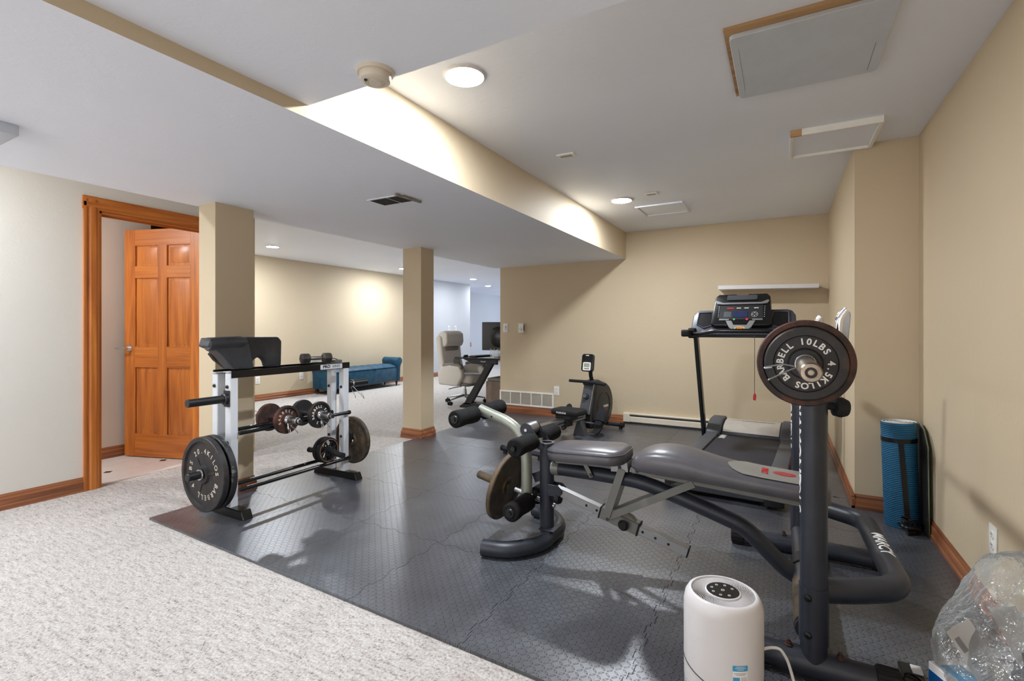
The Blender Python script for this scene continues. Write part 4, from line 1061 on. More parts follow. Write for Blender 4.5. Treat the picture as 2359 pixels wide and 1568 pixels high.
# ---------------------------------------------------------------- treadmill against the end wall
def treadmill():
    t = thing('treadmill', 'dark grey folding treadmill with a wide console, behind the weight bench', 'treadmill', (-.30, 4.45, FZ), math.radians(-3.6))
    def part(name, mat, f, par=None, **kw):
        m = MB(); f(m); return m.build(name, mat, par or t, **kw)
    YZ = axes((0, 0, 0), (0, 1, 0), (0, 0, 1), (1, 0, 0))
    part('deck_frame', 'tread_body', lambda m: (m.prism([(-.93, .03), (.60, .03), (.60, .135), (-.93, .125)], -.34, .34, YZ, .006, 1), m.bx(-.20, .20, .5, .9, .03, .12)))
    b = part('running_belt', 'tread_belt', lambda m: m.prism([(-.915, .06), (-.905, .135), (-.89, .148), (.62, .152), (.62, .13), (-.85, .10)], -.258, .258, YZ, .003, 1))
    F = axes((-.215, .42, .1525), (0, -1, 0), (1, 0, 0), (0, 0, 1))
    part('belt_lettering', 'white_ink', lambda m: m.text('NNNX', .07, F, .0004, 'CENTER', .0022, .8), b, smooth=False)
    for s in (-1, 1):
        part('side_rail', 'tread_rail', lambda m: m.prism([(-.93, .10), (-.93, .145), (-.91, .165), (.50, .172), (.50, .10)], s * .31 - .052, s * .31 + .052, YZ, .008, 2))
        part('rail_end_cap', 'black_plastic', lambda m: m.bx(s * .31 - .058, s * .31 + .058, -.965, -.925, .02, .17, .012, 2))
        part('side_stripe', 'red_ink', lambda m: m.bx(s * .3625 - .001, s * .3625 + .001, -.35, .15, .135, .15))
        part('hood_corner', 'tread_rail', lambda m: m.prism([(.47, .10), (.47, .178), (.56, .235), (.70, .27), (.88, .27), (.96, .20), (.98, .05), (.60, .04)], s * .31 - .066, s * .31 + .062, YZ, .018, 3))
        part('foot', 'rubber', lambda m: (m.cyl((s * .25, -.88, 0), (s * .25, -.88, .04), .025), m.cyl((s * .22, .78, 0), (s * .22, .78, .05), .03)))
        part('upright_post', 'gloss_black', lambda m: m.bar((s * .405, .60, .06), (s * .405, .20, 1.12), .035, .075, .008, (0, 1, 0)))
        part('post_foot', 'tread_body', lambda m: m.bx(s * .365, s * .43, .45, .80, .005, .11, .012, 2))
        part('hand_grip', 'rubber', lambda m: (m.bx(s * .43 - .035, s * .43 + .035, -.10, .09, 1.075, 1.135, .014, 3), m.bx(s * .41 - .03, s * .41 + .03, .05, .24, 1.06, 1.15, .012, 2)))
        part('heart_rate_sensor', 'silver', lambda m: [m.tube([(s * a, -.015 + .12 * (.36 - a), 1.098 + (.36 - a) * .16), (s * (a - .035), -.015 + .12 * (.395 - a), 1.103 + (.36 - a) * .16)], .0195, 16) for a in (.31, .265)])
    part('motor_hood', 'tread_body', lambda m: m.prism([(.53, .12), (.535, .165), (.60, .215), (.70, .245), (.90, .25), (.965, .18), (.975, .05), (.6, .04)], -.25, .25, YZ, .01, 2))
    h = part('hood_insert', 'hood_silver', lambda m: (m.prism([(.545, .178), (.60, .222), (.71, .252), (.71, .246), (.60, .214), (.55, .170)], -.235, .235, YZ, .001, 1), m.prism([(.71, .252), (.83, .259), (.83, .25), (.71, .246)], -.235, .235, YZ, .001, 1)))
    part('hood_marks', 'vent_slot', lambda m: [m.bx(-.09 + k * .022, -.075 + k * .022, .745, .755 + (k % 3) * .003, .2545, .2556) for k in range(13)], h)
    # console: u across, v up the sloping face
    V = Vector((0, .5, .866)); N = Vector((0, -.866, .5)); O = Vector((-.02, .08, 1.11)); P = axes(O, (1, 0, 0), V, N)
    def u2(x, v, n=0): return P @ Vector((x, v, n))
    part('console_tray', 'tread_tray', lambda m: m.prism([(-.41, .0), (-.36, -.015), (.36, -.015), (.41, .0), (.40, .18), (.375, .222), (.34, .235), (-.34, .235), (-.375, .222), (-.40, .18)], -.07, -.01, P, .012, 3))
    for s in (-1, 1):
        part('cup_holder', 'gloss_black', lambda m: m.prism([(s * .24, .20), (s * .345, .20), (s * .35, .09), (s * .30, .06), (s * .22, .085)], -.012, -.006, P, .001, 1))
        part('cup_rim', 'tread_tray', lambda m: m.tube([u2(s * x, v, -.006) for x, v in ((.24, .205), (.35, .205), (.358, .085), (.30, .05), (.215, .08))], .007, 8, closed=True))
    c = part('console_housing', 'gloss_black', lambda m: m.prism([(-.235, .06), (-.20, .045), (.20, .045), (.235, .06), (.215, .33), (.19, .36), (.05, .36), (.04, .35), (-.04, .35), (-.05, .36), (-.19, .36), (-.215, .33)], -.07, .045, P, .012, 3))
    part('display_overlay', 'black_plastic', lambda m: m.prism([(-.17, .10), (.17, .10), (.165, .24), (-.165, .24)], .045, .049, P, .001, 1))
    part('book_rest', 'vinyl_dark', lambda m: m.prism(rrect(.24, .05, .012, 4, 0, .32), .045, .052, P, .002, 1))
    part('display_screen', 'screen', lambda m: m.prism(rrect(.115, .055, .003, 2, -.005, .15), .049, .051, P))
    part('display_panel', 'vent_slot', lambda m: m.prism(rrect(.06, .055, .003, 2, -.105, .15), .049, .0505, P))
    part('display_bezel', 'silver', lambda m: (m.prism([(-.195, .255), (-.15, .25), (.15, .25), (.195, .255), (.21, .28), (.20, .29), (.15, .267), (-.15, .267), (-.20, .29), (-.21, .28)], .045, .056, P, .001, 1),
        m.prism([(-.17, .092), (-.09, .092), (-.09, .104), (-.165, .104)], .046, .054, P), m.prism([(.17, .092), (.09, .092), (.09, .104), (.165, .104)], .046, .054, P)))
    part('fan_shroud', 'silver', lambda m: (m.prism([(-.115, .088), (-.07, .088), (-.05, .045), (.05, .045), (.07, .088), (.115, .088), (.085, .022), (.06, .0), (-.06, .0), (-.085, .022)], .040, .054, P, .002, 1)))
    part('quick_keys', 'red_ink', lambda m: m.prism(rrect(.055, .010, .002, 2, -.085, .213), .049, .0505, P))
    part('start_button', 'green_ink', lambda m: m.lathe([(0, 0), (.009, 0), (.009, .004), (0, .005)], P @ Matrix.Translation((-.05, .10, .049)), 14))
    part('stop_button', 'red_ink', lambda m: m.lathe([(0, 0), (.011, 0), (.011, .004), (0, .005)], P @ Matrix.Translation((.05, .10, .049)), 14))
    part('control_marks', 'plate_white', lambda m: ([m.prism(rrect(.005, .005, .0015, 2, s * (.178 - k * .0), .13 + k * .02), .045, .0467, P) for s in (-1, 1) for k in range(6)], m.tube([u2(.105 + .024 * math.cos(2 * PI * k / 20), .15 + .024 * math.sin(2 * PI * k / 20), .0495) for k in range(20)], .001, 5, closed=True), [m.prism(rrect(.008, .006, .002, 2, .105 + .013 * a, .15 + .013 * b_), .049, .0505, P) for a, b_ in ((1, 0), (-1, 0), (0, 1), (0, -1))], [m.prism(rrect(.035, .006, .001, 2, x_, .213), .049, .0504, P) for x_ in (-.02, .04, .115)]))
    part('safety_key_ring', 'yellow_ink', lambda m: m.tube([u2(.036 * math.cos(2 * PI * k / 22), .010 + .013 * math.sin(2 * PI * k / 22), .057) for k in range(22)], .0035, 8, closed=True))
    part('safety_key_slot', 'orange_ink', lambda m: m.prism(rrect(.045, .012, .005, 4, 0, .010), .053, .058, P))
    hb = [(-.40, .02, 1.095), (-.33, -.02, 1.095), (-.20, -.05, 1.125), (-.10, -.055, 1.125), (.10, -.055, 1.125), (.20, -.05, 1.125), (.33, -.02, 1.095), (.40, .02, 1.095)]
    part('handlebar', 'gloss_black', lambda m: m.tube(fillet(hb, .05, 5), .0185, 18))
    part('safety_cord', 'vent_slot', lambda m: m.tube([(.10, -.02, 1.13), (.10, -.021, .9), (.099, -.02, .62)], .0022, 6))
    part('safety_clip', 'red_ink', lambda m: m.prism([(.088, .565), (.108, .560), (.112, .60), (.100, .625), (.09, .605)], -.006, .006, axes((0, -.02, 0), (1, 0, 0), (0, 0, 1), (0, -1, 0)), .002, 1))
treadmill()

# ---------------------------------------------------------------- rowing machine
def rower():
    t = thing('rowing_machine', 'black rowing machine with a small monitor in front of the end wall', 'rowing machine', (-1.95, 4.6, FZ), math.radians(-7.5))
    def part(name, mat, f, par=None, **kw):
        m = MB(); f(m); return m.build(name, mat, par or t, **kw)
    YZ = axes((0, 0, 0), (0, 1, 0), (0, 0, 1), (1, 0, 0))
    part('rail', 'steel', lambda m: (m.bx(-.03, .03, -.70, .42, .17, .235, .004, 1)))
    part('rail_groove', 'black_plastic', lambda m: (m.bx(-.0315, .0315, -.69, .42, .192, .205), m.bx(-.034, .034, -.72, -.69, .16, .245, .004, 1)))
    part('rear_foot', 'black_frame', lambda m: (m.bar((0, -.66, .17), (0, -.72, .05), .05, .04, .004), m.cyl((-.20, -.73, .045), (.20, -.73, .045), .022, seg=18)))
    for s in (-1, 1):
        part('foot_end', 'rubber', lambda m: (m.cyl((s * .20, -.73, .045), (s * .235, -.73, .045), .026, seg=18, bev=.004), m.cyl((s * .19, -.73, 0), (s * .19, -.73, .025), .02, seg=14)))
        part('front_foot_end', 'rubber', lambda m: (m.cyl((s * .20, .92, .045), (s * .25, .92, .045), .027, seg=18, bev=.004), m.cyl((s * .21, .92, 0), (s * .21, .92, .025), .02, seg=14)))
    part('front_foot', 'black_frame', lambda m: m.cyl((-.20, .92, .045), (.20, .92, .045), .022, seg=18))
    part('seat', 'rubber', lambda m: m.prism(rrect(.33, .25, .06, 6), 0, .055, Matrix.Translation((.02, .07, .268)), .018, 3))
    F = axes((.0, -.0565, .295), (1, 0, 0), (0, 0, 1), (0, -1, 0))
    part('seat_lettering', 'white_ink', lambda m: m.text('YOSUDA', .024, F, .0005, 'CENTER', .0008, 1.2), smooth=False)
    part('seat_carriage', 'black_plastic', lambda m: (m.bx(-.09, .09, -.02, .14, .225, .268, .006, 1), m.bx(-.05, .05, -.02, .10, .15, .25, .006, 1)))
    cy, cz, r = .78, .285, .235
    shell = [(cy + r * math.cos(a), cz + r * 1.05 * math.sin(a)) for a in [math.radians(-78 + 11 * k) for k in range(15)]] + [(cy - .12, .575), (cy - .20, .56), (cy - .30, .22), (cy - .30, .05)]
    sh = part('flywheel_housing', 'black_plastic', lambda m: m.prism(shell, -.075, .075, YZ, .025, 3))
    part('housing_disc', 'gloss_black', lambda m: [m.lathe([(0, 0), (.15, 0), (.155, .004), (.16, 0)], frame_to((s * .0745, cy - .02, cz - .01), (s, 0, 0)), 36) for s in (1, -1)])
    F = axes((.0785, cy + .03, cz - .02), (0, 1, 0), (0, 0, 1), (1, 0, 0))
    part('housing_lettering', 'white_ink', lambda m: m.text('YOSUDA', .035, F, .0005, 'CENTER', .0012, .9), smooth=False)
    part('housing_stripe', 'red_ink', lambda m: m.bx(.078, .0795, cy - .04, cy + .07, cz - .055, cz - .048))
    part('front_column', 'vinyl_dark', lambda m: m.bar((0, cy - .335, .21), (0, cy - .20, .555), .125, .05, .01, (0, 1, 0)))
    part('column_trim', 'silver', lambda m: [m.bar((s * .062, cy - .357, .215), (s * .062, cy - .224, .555), .005, .014, .001, (0, 1, 0)) for s in (1,)])
    part('resistance_knob', 'black_plastic', lambda m: m.lathe([(0, 0), (.032, 0), (.03, .012), (.022, .014), (.021, .028), (0, .030)], frame_to((0, cy - .30, .40), (0, -.93, .36)), 24))
    part('knob_ring', 'silver', lambda m: m.lathe([(.010, 0), (.016, 0), (.016, .002), (.010, .002), (.010, 0)], frame_to((0, cy - .328, .411), (0, -.93, .36)), 20))
    part('monitor_stem', 'black_plastic', lambda m: m.tube([(0, cy - .15, .54), (.0, cy - .19, .62), (0, cy - .20, .70)], .022, 14))
    P = axes((-.01, cy - .235, .765), (1, 0, 0), (0, .15, .989), (0, -.989, .15))
    mo = part('monitor', 'gloss_black', lambda m: m.prism(rrect(.145, .195, .028, 6), -.02, .02, P, .008, 2))
    part('screen_bezel', 'plate_white', lambda m: m.prism(rrect(.095, .09, .012, 4, -.002, -.04), .02, .022, P), mo)
    part('monitor_screen', 'lcd', lambda m: m.prism(rrect(.07, .042, .003, 2, -.002, -.028), .022, .0232, P), mo)
    part('monitor_buttons', 'vent_slot', lambda m: m.prism(rrect(.062, .008, .003, 2, -.002, -.066), .022, .0236, P), mo)
    part('monitor_badge', 'plate_white', lambda m: m.prism(rrect(.04, .008, .002, 2, -.002, .08), .020, .0212, P), mo)
    part('pull_handle', 'rubber', lambda m: m.tube([(-.225, cy - .27, .56), (-.20, cy - .27, .56), (-.02, cy - .26, .558), (.0, cy - .26, .556), (.19, cy - .29, .548), (.225, cy - .295, .546)], .0165, 16))
    part('handle_cradle', 'black_plastic', lambda m: m.bx(-.06, .06, cy - .27, cy - .14, .52, .57, .012, 2))
    for s in (-1, 1):
        Pp = axes((s * .20, cy - .38, .17), (1, 0, 0), Vector((0, .50, .866)), Vector((0, -.866, .50)))
        pe = part('foot_pedal', 'rubber', lambda m: m.prism([(.055 * math.cos(a) * (1 if math.sin(a) < 0 else 1.05), .155 * math.sin(a)) for a in [2 * PI * k / 28 for k in range(28)]], -.01, .012, Pp, .004, 1))
        part('pedal_tread', 'tread_tray', lambda m: [m.bar(Pp @ Vector((-.035, .02 + k * .022, .013)), Pp @ Vector((.035, .045 + k * .022, .013)), .004, .003, 0) for k in range(4)] + [m.bar(Pp @ Vector((.035, .02 + k * .022, .013)), Pp @ Vector((-.035, .045 + k * .022, .013)), .004, .003, 0) for k in range(4)], pe)
        part('pedal_strap', 'gloss_black', lambda m: m.tube(fillet([Pp @ Vector((-.06, -.02, 0)), Pp @ Vector((-.05, -.02, .06)), Pp @ Vector((.05, -.02, .06)), Pp @ Vector((.06, -.02, 0))], .03), .018, 10, True, .12), pe)
    part('pedal_axle', 'steel', lambda m: m.cyl((-.17, cy - .40, .14), (.17, cy - .40, .14), .01, seg=12))
    part('rail_mount', 'steel', lambda m: m.cyl((0, cy - .42, .20), (0, cy - .42, .27), .045, .042, 24))
    part('centre_stand', 'vinyl_dark', lambda m: m.prism([(-.07, 0), (.07, 0), (.02, .17), (-.02, .17)], cy - .47, cy - .38, axes((0, 0, 0), (1, 0, 0), (0, 0, 1), (0, -1, 0)) @ Matrix.Diagonal((1, 1, -1, 1)), .004, 1))
rower()

# ---------------------------------------------------------------- air purifier
def purifier():
    cx, cy, z0, R, H = -.1575, 1.581, FZ, .110, .362
    t = thing('air_purifier', 'white cylindrical air purifier with a swirled top grille at the front of the mat', 'air purifier', (cx, cy, z0))
    m = MB(); m.lathe([(0, .002), (R - .006, .002), (R - .002, .008), (R - .001, .14)], None, 72); m.build('base_shell', 'white_plastic', t)
    m = MB(); m.lathe([(R - .001, .10), (R, .165), (R, H - .038), (R - .004, H - .018), (R - .012, H - .004), (R - .019, H), (R - .022, H - .001), (R - .024, H - .03)], None, 72); m.build('upper_shell', 'white_plastic', t, ang=50)
    m = MB(); pts = []
    for k in range(72):
        a = 2 * PI * k / 72; pts.append(((R + .0004) * math.cos(a), (R + .0004) * math.sin(a), .142 - .035 * math.cos(a - math.radians(160)) * -1 * .7))
    m.tube(pts, .0016, 6, closed=True); m.build('seam', 'vent_slot', t)
    m = MB(); m.lathe([(R - .0245, H - .031), (R - .0245, H - .03), (.043, H - .03), (.043, H - .031)], None, 60); m.build('grille_well', 'dark_gap', t)
    def blades():
        m = MB()
        for k in range(80):
            a0 = 2 * PI * k / 80; path = []
            for j in range(6):
                f = j / 5; rr = .046 + (R - .0225 - .046) * f; a = a0 + .42 * f ** 1.3
                path.append((rr * math.cos(a), rr * math.sin(a), H - .006))
            m.tube(path, .0011, 4, True, 1.1)
        return m
    m = blades(); g = m.build('top_grille', 'white_plastic', t, smooth=False)
    m = MB(); m.lathe([(0, H - .032), (.049, H - .032), (.049, H - .001), (.046, H), (0, H)], None, 48); m.build('control_hub', 'white_plastic', t)
    m = MB(); m.lathe([(0, H + .0002), (.0455, H + .0002), (.0455, H + .001), (0, H + .001)], None, 48); cp = m.build('control_panel', 'gloss_black', t)
    m = MB()
    for k in range(7):
        a = math.radians(40 + 45 * k); x, y = .031 * math.cos(a), .031 * math.sin(a)
        m.tube([(x + .0035 * math.cos(2 * PI * q / 10), y + .0035 * math.sin(2 * PI * q / 10), H + .0013) for q in range(10)], .0007, 4, closed=True)
    m.tube([(.0045 * math.cos(2 * PI * q / 12), .0045 * math.sin(2 * PI * q / 12), H + .0013) for q in range(12)], .0008, 4, closed=True)
    m.build('touch_icons', 'plate_white', cp)
    ca = math.atan2(-cy, -cx)   # direction that faces the room
    m = MB()
    for j in range(9):
        for k in range(58):
            a = 2 * PI * k / 58 + (j % 2) * PI / 58
            zz = .018 + j * .0105; lim = .142 + .0245 * math.cos(a - math.radians(160)) - .012
            if zz < lim: m.lathe([(0, 0), (.0021, 0), (.0021, .0006), (0, .0006)], frame_to(((R - .0016) * math.cos(a), (R - .0016) * math.sin(a), zz), (math.cos(a), math.sin(a), 0)), 6)
    h = m.build('intake_holes', 'vent_slot', t); h['kind'] = 'stuff'
    def curved(m, a0, w_, z0_, z1_, off):
        b = bmesh.new(); n = 8; lo = []; hi = []
        for k in range(n + 1):
            a = a0 + w_ * (k / n - .5) / R; lo.append(b.verts.new(((R + off) * math.cos(a), (R + off) * math.sin(a), z0_))); hi.append(b.verts.new(((R + off) * math.cos(a), (R + off) * math.sin(a), z1_)))
        for k in range(n): b.faces.new((lo[k], lo[k + 1], hi[k + 1], hi[k]))
        m._add(b)
    al = ca + .42
    m = MB(); curved(m, al, .042, .197, .212, .0006); curved(m, al - .1, .018, .165, .180, .0007); m.build('blue_sticker', 'sky_print', t, smooth=False)
    m = MB(); curved(m, al, .042, .155, .1965, .0004); m.build('paper_sticker', 'paper', t, smooth=False)
    m = MB()
    for q, w_ in enumerate((.024, .03, .018)): curved(m, al, w_, .2085 - q * .004, .2098 - q * .004, .0009)
    m.build('sticker_text', 'plate_white', t, smooth=False)
    m = MB()
    for q, w_ in enumerate((.034, .026)): curved(m, al, w_, .1905 - q * .004, .1915 - q * .004, .0009)
    for q in range(6): curved(m, al + .09, .018, .179 - q * .0035, .1798 - q * .0035, .0009)
    m.build('sticker_fine_print', 'ink_grey', t, smooth=False)
    # the power cord leaves the back of the shell
    m = MB(); pw = fillet([(cx + .085, cy + .06, .185), (-.035, 1.648, .205), (-.008, 1.655, .207), (.012, 1.66, .175), (.03, 1.66, .11), (.05, 1.63, .03), (.10, 1.52, FZ + .005), (.25, 1.30, FZ - .006 + .002)], .05, 6)
    m.tube(pw, .0042, 8); m.build('power_cord', 'cord_white', t, world=True)
purifier()

# ---------------------------------------------------------------- rolled mat and board in the corner
def rolled_mat():
    t = thing('rolled_exercise_mat', 'rolled blue ribbed exercise mat with black straps standing in the corner', 'exercise mat', (.603, 3.575, FZ))
    t.rotation_euler = (math.radians(-.8), math.radians(-1.6), 0)
    WM[t] = Matrix.Translation(t.location) @ t.rotation_euler.to_matrix().to_4x4()
    R = .083; H = .605
    m = MB(); m.lathe([(.012, .004), (R - .004, .004), (R, .012), (R, H - .010), (R - .004, H - .004), (R - .012, H - .004), (R - .013, H - .010), (.02, H - .012), (.012, H - .012)], None, 56); m.build('roll', 'yoga_blue', t)
    for z0, z1 in ((.0, .011), (H - .008, H)):
        m = MB(); pts = []
        for k in range(150):
            a = k * .19; rr = R + .001 - .0026 * a; 
            if rr < .02: break
            pts.append((rr * math.cos(a), rr * math.sin(a), (z0 + z1) / 2))
        m.tube(pts, .0022, 4, True, 2.4); m.build('foam_edge', 'mat_pale', t)
    m = MB(); m.lathe([(R + .0005, H - .115), (R + .003, H - .115), (R + .003, H - .090), (R + .0005, H - .090)], None, 48); m.build('strap', 'gloss_black', t)
    a = math.atan2(-3.6, -.6) + .10
    def sp(aa, z, rr=R + .004): return (rr * math.cos(aa), rr * math.sin(aa), z)
    def ribbon(path, w_):
        b = bmesh.new(); L = []
        for aa, z in path:
            d = w_ / 2 / R; L.append((b.verts.new(sp(aa - d, z)), b.verts.new(sp(aa + d, z)), b.verts.new(sp(aa + d, z, R + .001)), b.verts.new(sp(aa - d, z, R + .001))))
        for p, q in zip(L, L[1:]):
            for k in range(4): b.faces.new((p[k], p[(k + 1) % 4], q[(k + 1) % 4], q[k]))
        b.faces.new(L[0]); b.faces.new(L[-1]); bmesh.ops.recalc_face_normals(b, faces=b.faces); return b
    m = MB(); m._add(ribbon([(a - .0 + .22 * (k / 10), H - .095 - k * .0455) for k in range(11)], .024)); m.build('carry_strap', 'gloss_black', t)
    m = MB(); m.tube(fillet([sp(a - .05, .068, R + .006), sp(a + .15, .055, R + .03), sp(a + .35, .02, R + .045), sp(a + .45, .055, R + .02), sp(a + .15, .075, R + .006), sp(a - .1, .078, R + .006)], .02), .006, 6, True, 1.8)
    m.build('strap_loop', 'gloss_black', t)
rolled_mat()
t = thing('flat_board', 'thin dark rounded board leaning on the right wall behind the rolled mat', 'board', (.705, 3.60, FZ))
m = MB(); m.prism([(3.44, FZ), (3.785, FZ), (3.785, .52), (3.74, .585), (3.66, .60), (3.56, .575), (3.48, .5)], .691, .697, axes((0, 0, 0), (0, 1, 0), (0, 0, 1), (1, 0, 0)), .004, 2); m.build('face', 'rubber', t, world=True)
m = MB(); m.prism([(3.445, FZ), (3.785, FZ), (3.785, .53), (3.74, .595), (3.66, .61), (3.56, .585), (3.47, .5)], .6975, .704, axes((0, 0, 0), (0, 1, 0), (0, 0, 1), (1, 0, 0)), .003, 1); m.build('backing', 'olive_sheet', t, world=True)
m = MB(); random.seed(4)
pts = [(.60 + .05 * math.sin(k * 1.7) + .012 * k * .3, 3.47 - .045 * math.cos(k * 1.1), FZ + .012 + .006 * k) for k in range(9)]
m.tube(fillet(pts, .03, 4), .010, 8, True, 1.6); o = m.build('loose_strap', 'gloss_black'); tag(o, 'bunched black strap on the floor at the foot of the rolled mat', 'strap')

# ---------------------------------------------------------------- plastic bag and boxes, lower right
def noise3(p, s, seed=0.): return noise.noise(Vector(p) * s + Vector((seed, seed * 1.7, -seed)))
def bag():
    t = thing('clear_plastic_bag', 'crumpled clear plastic bag of boxes and papers by the right wall', 'plastic bag', (.56, 1.95, FZ))
    b = bmesh.new(); bmesh.ops.create_icosphere(b, subdivisions=6, radius=1.0)
    rnd = random.Random(11)
    cr = [(Vector((rnd.gauss(0, 1), rnd.gauss(0, 1), rnd.gauss(0, 1))).normalized(), rnd.uniform(.80, 1.04)) for _ in range(70)]
    cr2 = [(Vector((rnd.gauss(0, 1), rnd.gauss(0, 1), rnd.gauss(0, 1))).normalized(), rnd.uniform(.93, 1.05)) for _ in range(420)]
    for v in b.verts:
        d = v.co.normalized()
        # the film is pulled flat between creases: intersect the ray with random facet planes
        r = min(h / max(.05, d.dot(n)) for n, h in cr)
        r = .55 * r + .45 * min(r, min(h / max(.05, d.dot(n)) for n, h in cr2))
        r *= 1 + .03 * noise3(d, 6, 5) + .012 * noise3(d, 22, 5)
        up = max(0, d.z)
        x = d.x * .175 * r; y = d.y * .31 * r; z = d.z * .195 * r
        X = .56 + x + .10 * up; Y = 1.93 + y + .22 * up ** 1.5; Z = .20 + z + .045 * up ** 2 + (.05 * d.x * up)
        Z = max(Z, FZ + .002 + .004 * abs(noise3(d, 8)))
        X = min(X, .714 - .012 * abs(noise3(d, 7, 4)))
        v.co = (X, Y, Z)
    m = MB(); m._add(b); m.build('film', 'clear_bag', t, world=True, ang=14)
bag()
def printed_box():
    R3 = Matrix.Rotation(math.radians(28), 4, 'Z')
    c = Vector((.500, 1.80, .135))
    t = thing('blue_box', 'blue and white printed carton inside the plastic bag', 'box', tuple(c), math.radians(28))
    m = MB(); m.bx(-.075, .075, -.12, .12, -.055, .035, .0015, 1); m.build('carton', 'paper', t)
    m = MB(); m.bx(-.0757, -.0748, -.118, .118, -.05, .012); m.bx(-.0757, -.0748, -.118, .02, .014, .034); m.bx(-.073, .073, -.1207, -.1198, -.05, .02); m.build('blue_print', 'blue_print', t, smooth=False)
    m = MB(); m.bx(-.06, .0, -.06, .10, .0345, .0356); m.build('light_blue_print', 'sky_print', t, smooth=False)
    m = MB(); m.bx(-.076, -.0755, -.09, -.03, -.035, -.01); m.bx(-.02, .05, -.11, -.05, .035, .0358); m.build('dark_print', 'vent_slot', t, smooth=False)
printed_box()
t = thing('black_bin', 'black ribbed plastic bin under the blue carton', 'bin', (.49, 1.80, FZ), math.radians(28))
m = MB(); m.bx(-.10, .10, -.14, .14, .002, .066, .008, 2); m.build('tub', 'black_plastic', t)
m = MB()
for k in range(12): m.bx(-.104, -.1, -.13 + k * .022, -.122 + k * .022, .006, .06, .001, 1)
for k in range(8): m.bx(-.09 + k * .024, -.08 + k * .024, -.144, -.14, .006, .06, .001, 1)
r_ = m.build('ribs', 'rubber', t)
def sheet(name, label, pts, mat, ink=None):
    t = thing(name, label, 'paper', pts[0])
    m = MB(); b = bmesh.new(); P0, P1, P2, P3 = [Vector(p) for p in pts]; n = 8; g = []
    nn = (P1 - P0).cross(P3 - P0).normalized()
    for i in range(n + 1):
        row = []
        for j in range(n + 1):
            u, v = i / n, j / n; p = P0 * (1 - u) * (1 - v) + P1 * u * (1 - v) + P2 * u * v + P3 * (1 - u) * v
            row.append(b.verts.new(p + nn * .006 * math.sin(u * 4 + v * 2.5)))
        g.append(row)
    for i in range(n):
        for j in range(n): b.faces.new((g[i][j], g[i + 1][j], g[i + 1][j + 1], g[i][j + 1]))
    r = bmesh.ops.solidify(b, geom=b.faces[:], thickness=.0008); m._add(b); m.build('page', mat, t, world=True)
    if ink:
        m = MB()
        for (u0, v0, u1, v1) in ink:
            def q(u, v, o=.0012): return P0 * (1 - u) * (1 - v) + P1 * u * (1 - v) + P2 * u * v + P3 * (1 - u) * v + nn * (.006 * math.sin(u * 4 + v * 2.5)) * 1 + nn * o * s_
            s_ = 1 if nn.dot(Vector((0, 0, 1.155)) - P0) > 0 else -1
            b = bmesh.new(); k = 5; L = [(b.verts.new(q(u0 + (u1 - u0) * i / k, v0)), b.verts.new(q(u0 + (u1 - u0) * i / k, v1))) for i in range(k + 1)]
            for a, c in zip(L, L[1:]): b.faces.new((a[0], c[0], c[1], a[1]))
            m._add(b)
        m.build('print', 'ink_grey', t, world=True, smooth=False)
bars = [(.12 + .018 * k, .74, .12 + .018 * k + (.009 if k % 3 else .014), .90) for k in range(13)]
lines = [(.15, .62 - .035 * k, .15 + .6 * (1 - .2 * (k % 3)), .628 - .035 * k) for k in range(13)]
sheet('shipping_paper', 'white printed sheet with a barcode inside the plastic bag', [(.505, 1.735, .112), (.605, 1.835, .118), (.478, 1.915, .300), (.410, 1.845, .278)], 'paper', bars + lines)
sheet('plain_paper', 'plain white sheet behind the barcode sheet in the bag', [(.60, 1.90, .16), (.67, 1.95, .16), (.62, 2.05, .31), (.54, 2.0, .31)], 'paper')
def sack():
    t = thing('dark_pouch', 'dark grey bundle with pale patches inside the plastic bag', 'pouch', (.61, 1.86, .10))
    b = bmesh.new(); bmesh.ops.create_icosphere(b, subdivisions=4, radius=1.0)
    for v in b.verts:
        d = v.co.normalized(); r = 1 + .3 * noise3(d, 2.3, 1) + .12 * noise3(d, 6, 7)
        v.co = (.635 + d.x * .055 * r, 1.90 + d.y * .12 * r, max(.02, .14 + d.z * .09 * r))
    m = MB(); m._add(b); m.build('bundle', 'vinyl_dark', t, world=True)
    for (x, y, z, r, mt) in ((.60, 1.84, .215, .022, 'paper'), (.62, 1.87, .225, .016, 'yellow_ink'), (.645, 1.93, .22, .03, 'paper')):
        b = bmesh.new(); bmesh.ops.create_icosphere(b, subdivisions=3, radius=r)
        for v in b.verts: v.co = Vector((x, y, z)) + Vector((v.co.x, v.co.y * 1.4, v.co.z * .4)) * (1 + .5 * noise3(v.co, 40))
        m = MB(); m._add(b); m.build('patch', mt, t, world=True)
sack()
t = thing('black_bracket', 'flat black plastic bracket and cable lying beside the bench base tube', 'bracket', (.345, 1.95, FZ))
m = MB(); m.bx(.335, .395, 1.95, 2.06, FZ + .001, .045, .004, 1); m.bx(.34, .40, 2.06, 2.09, FZ + .001, .03, .003, 1); m.build('body', 'black_plastic', t, world=True)
m = MB(); m.bx(.365, .393, 2.0, 2.045, .046, .052, .001, 1); m.build('label_tab', 'paper', t, world=True)
m = MB(); m.tube(fillet([(.33, 1.955, .047), (.34, 1.99, .05), (.37, 1.98, .052), (.385, 1.955, .047)], .03), .004, 8); m.build('cable', 'gloss_black', t, world=True)

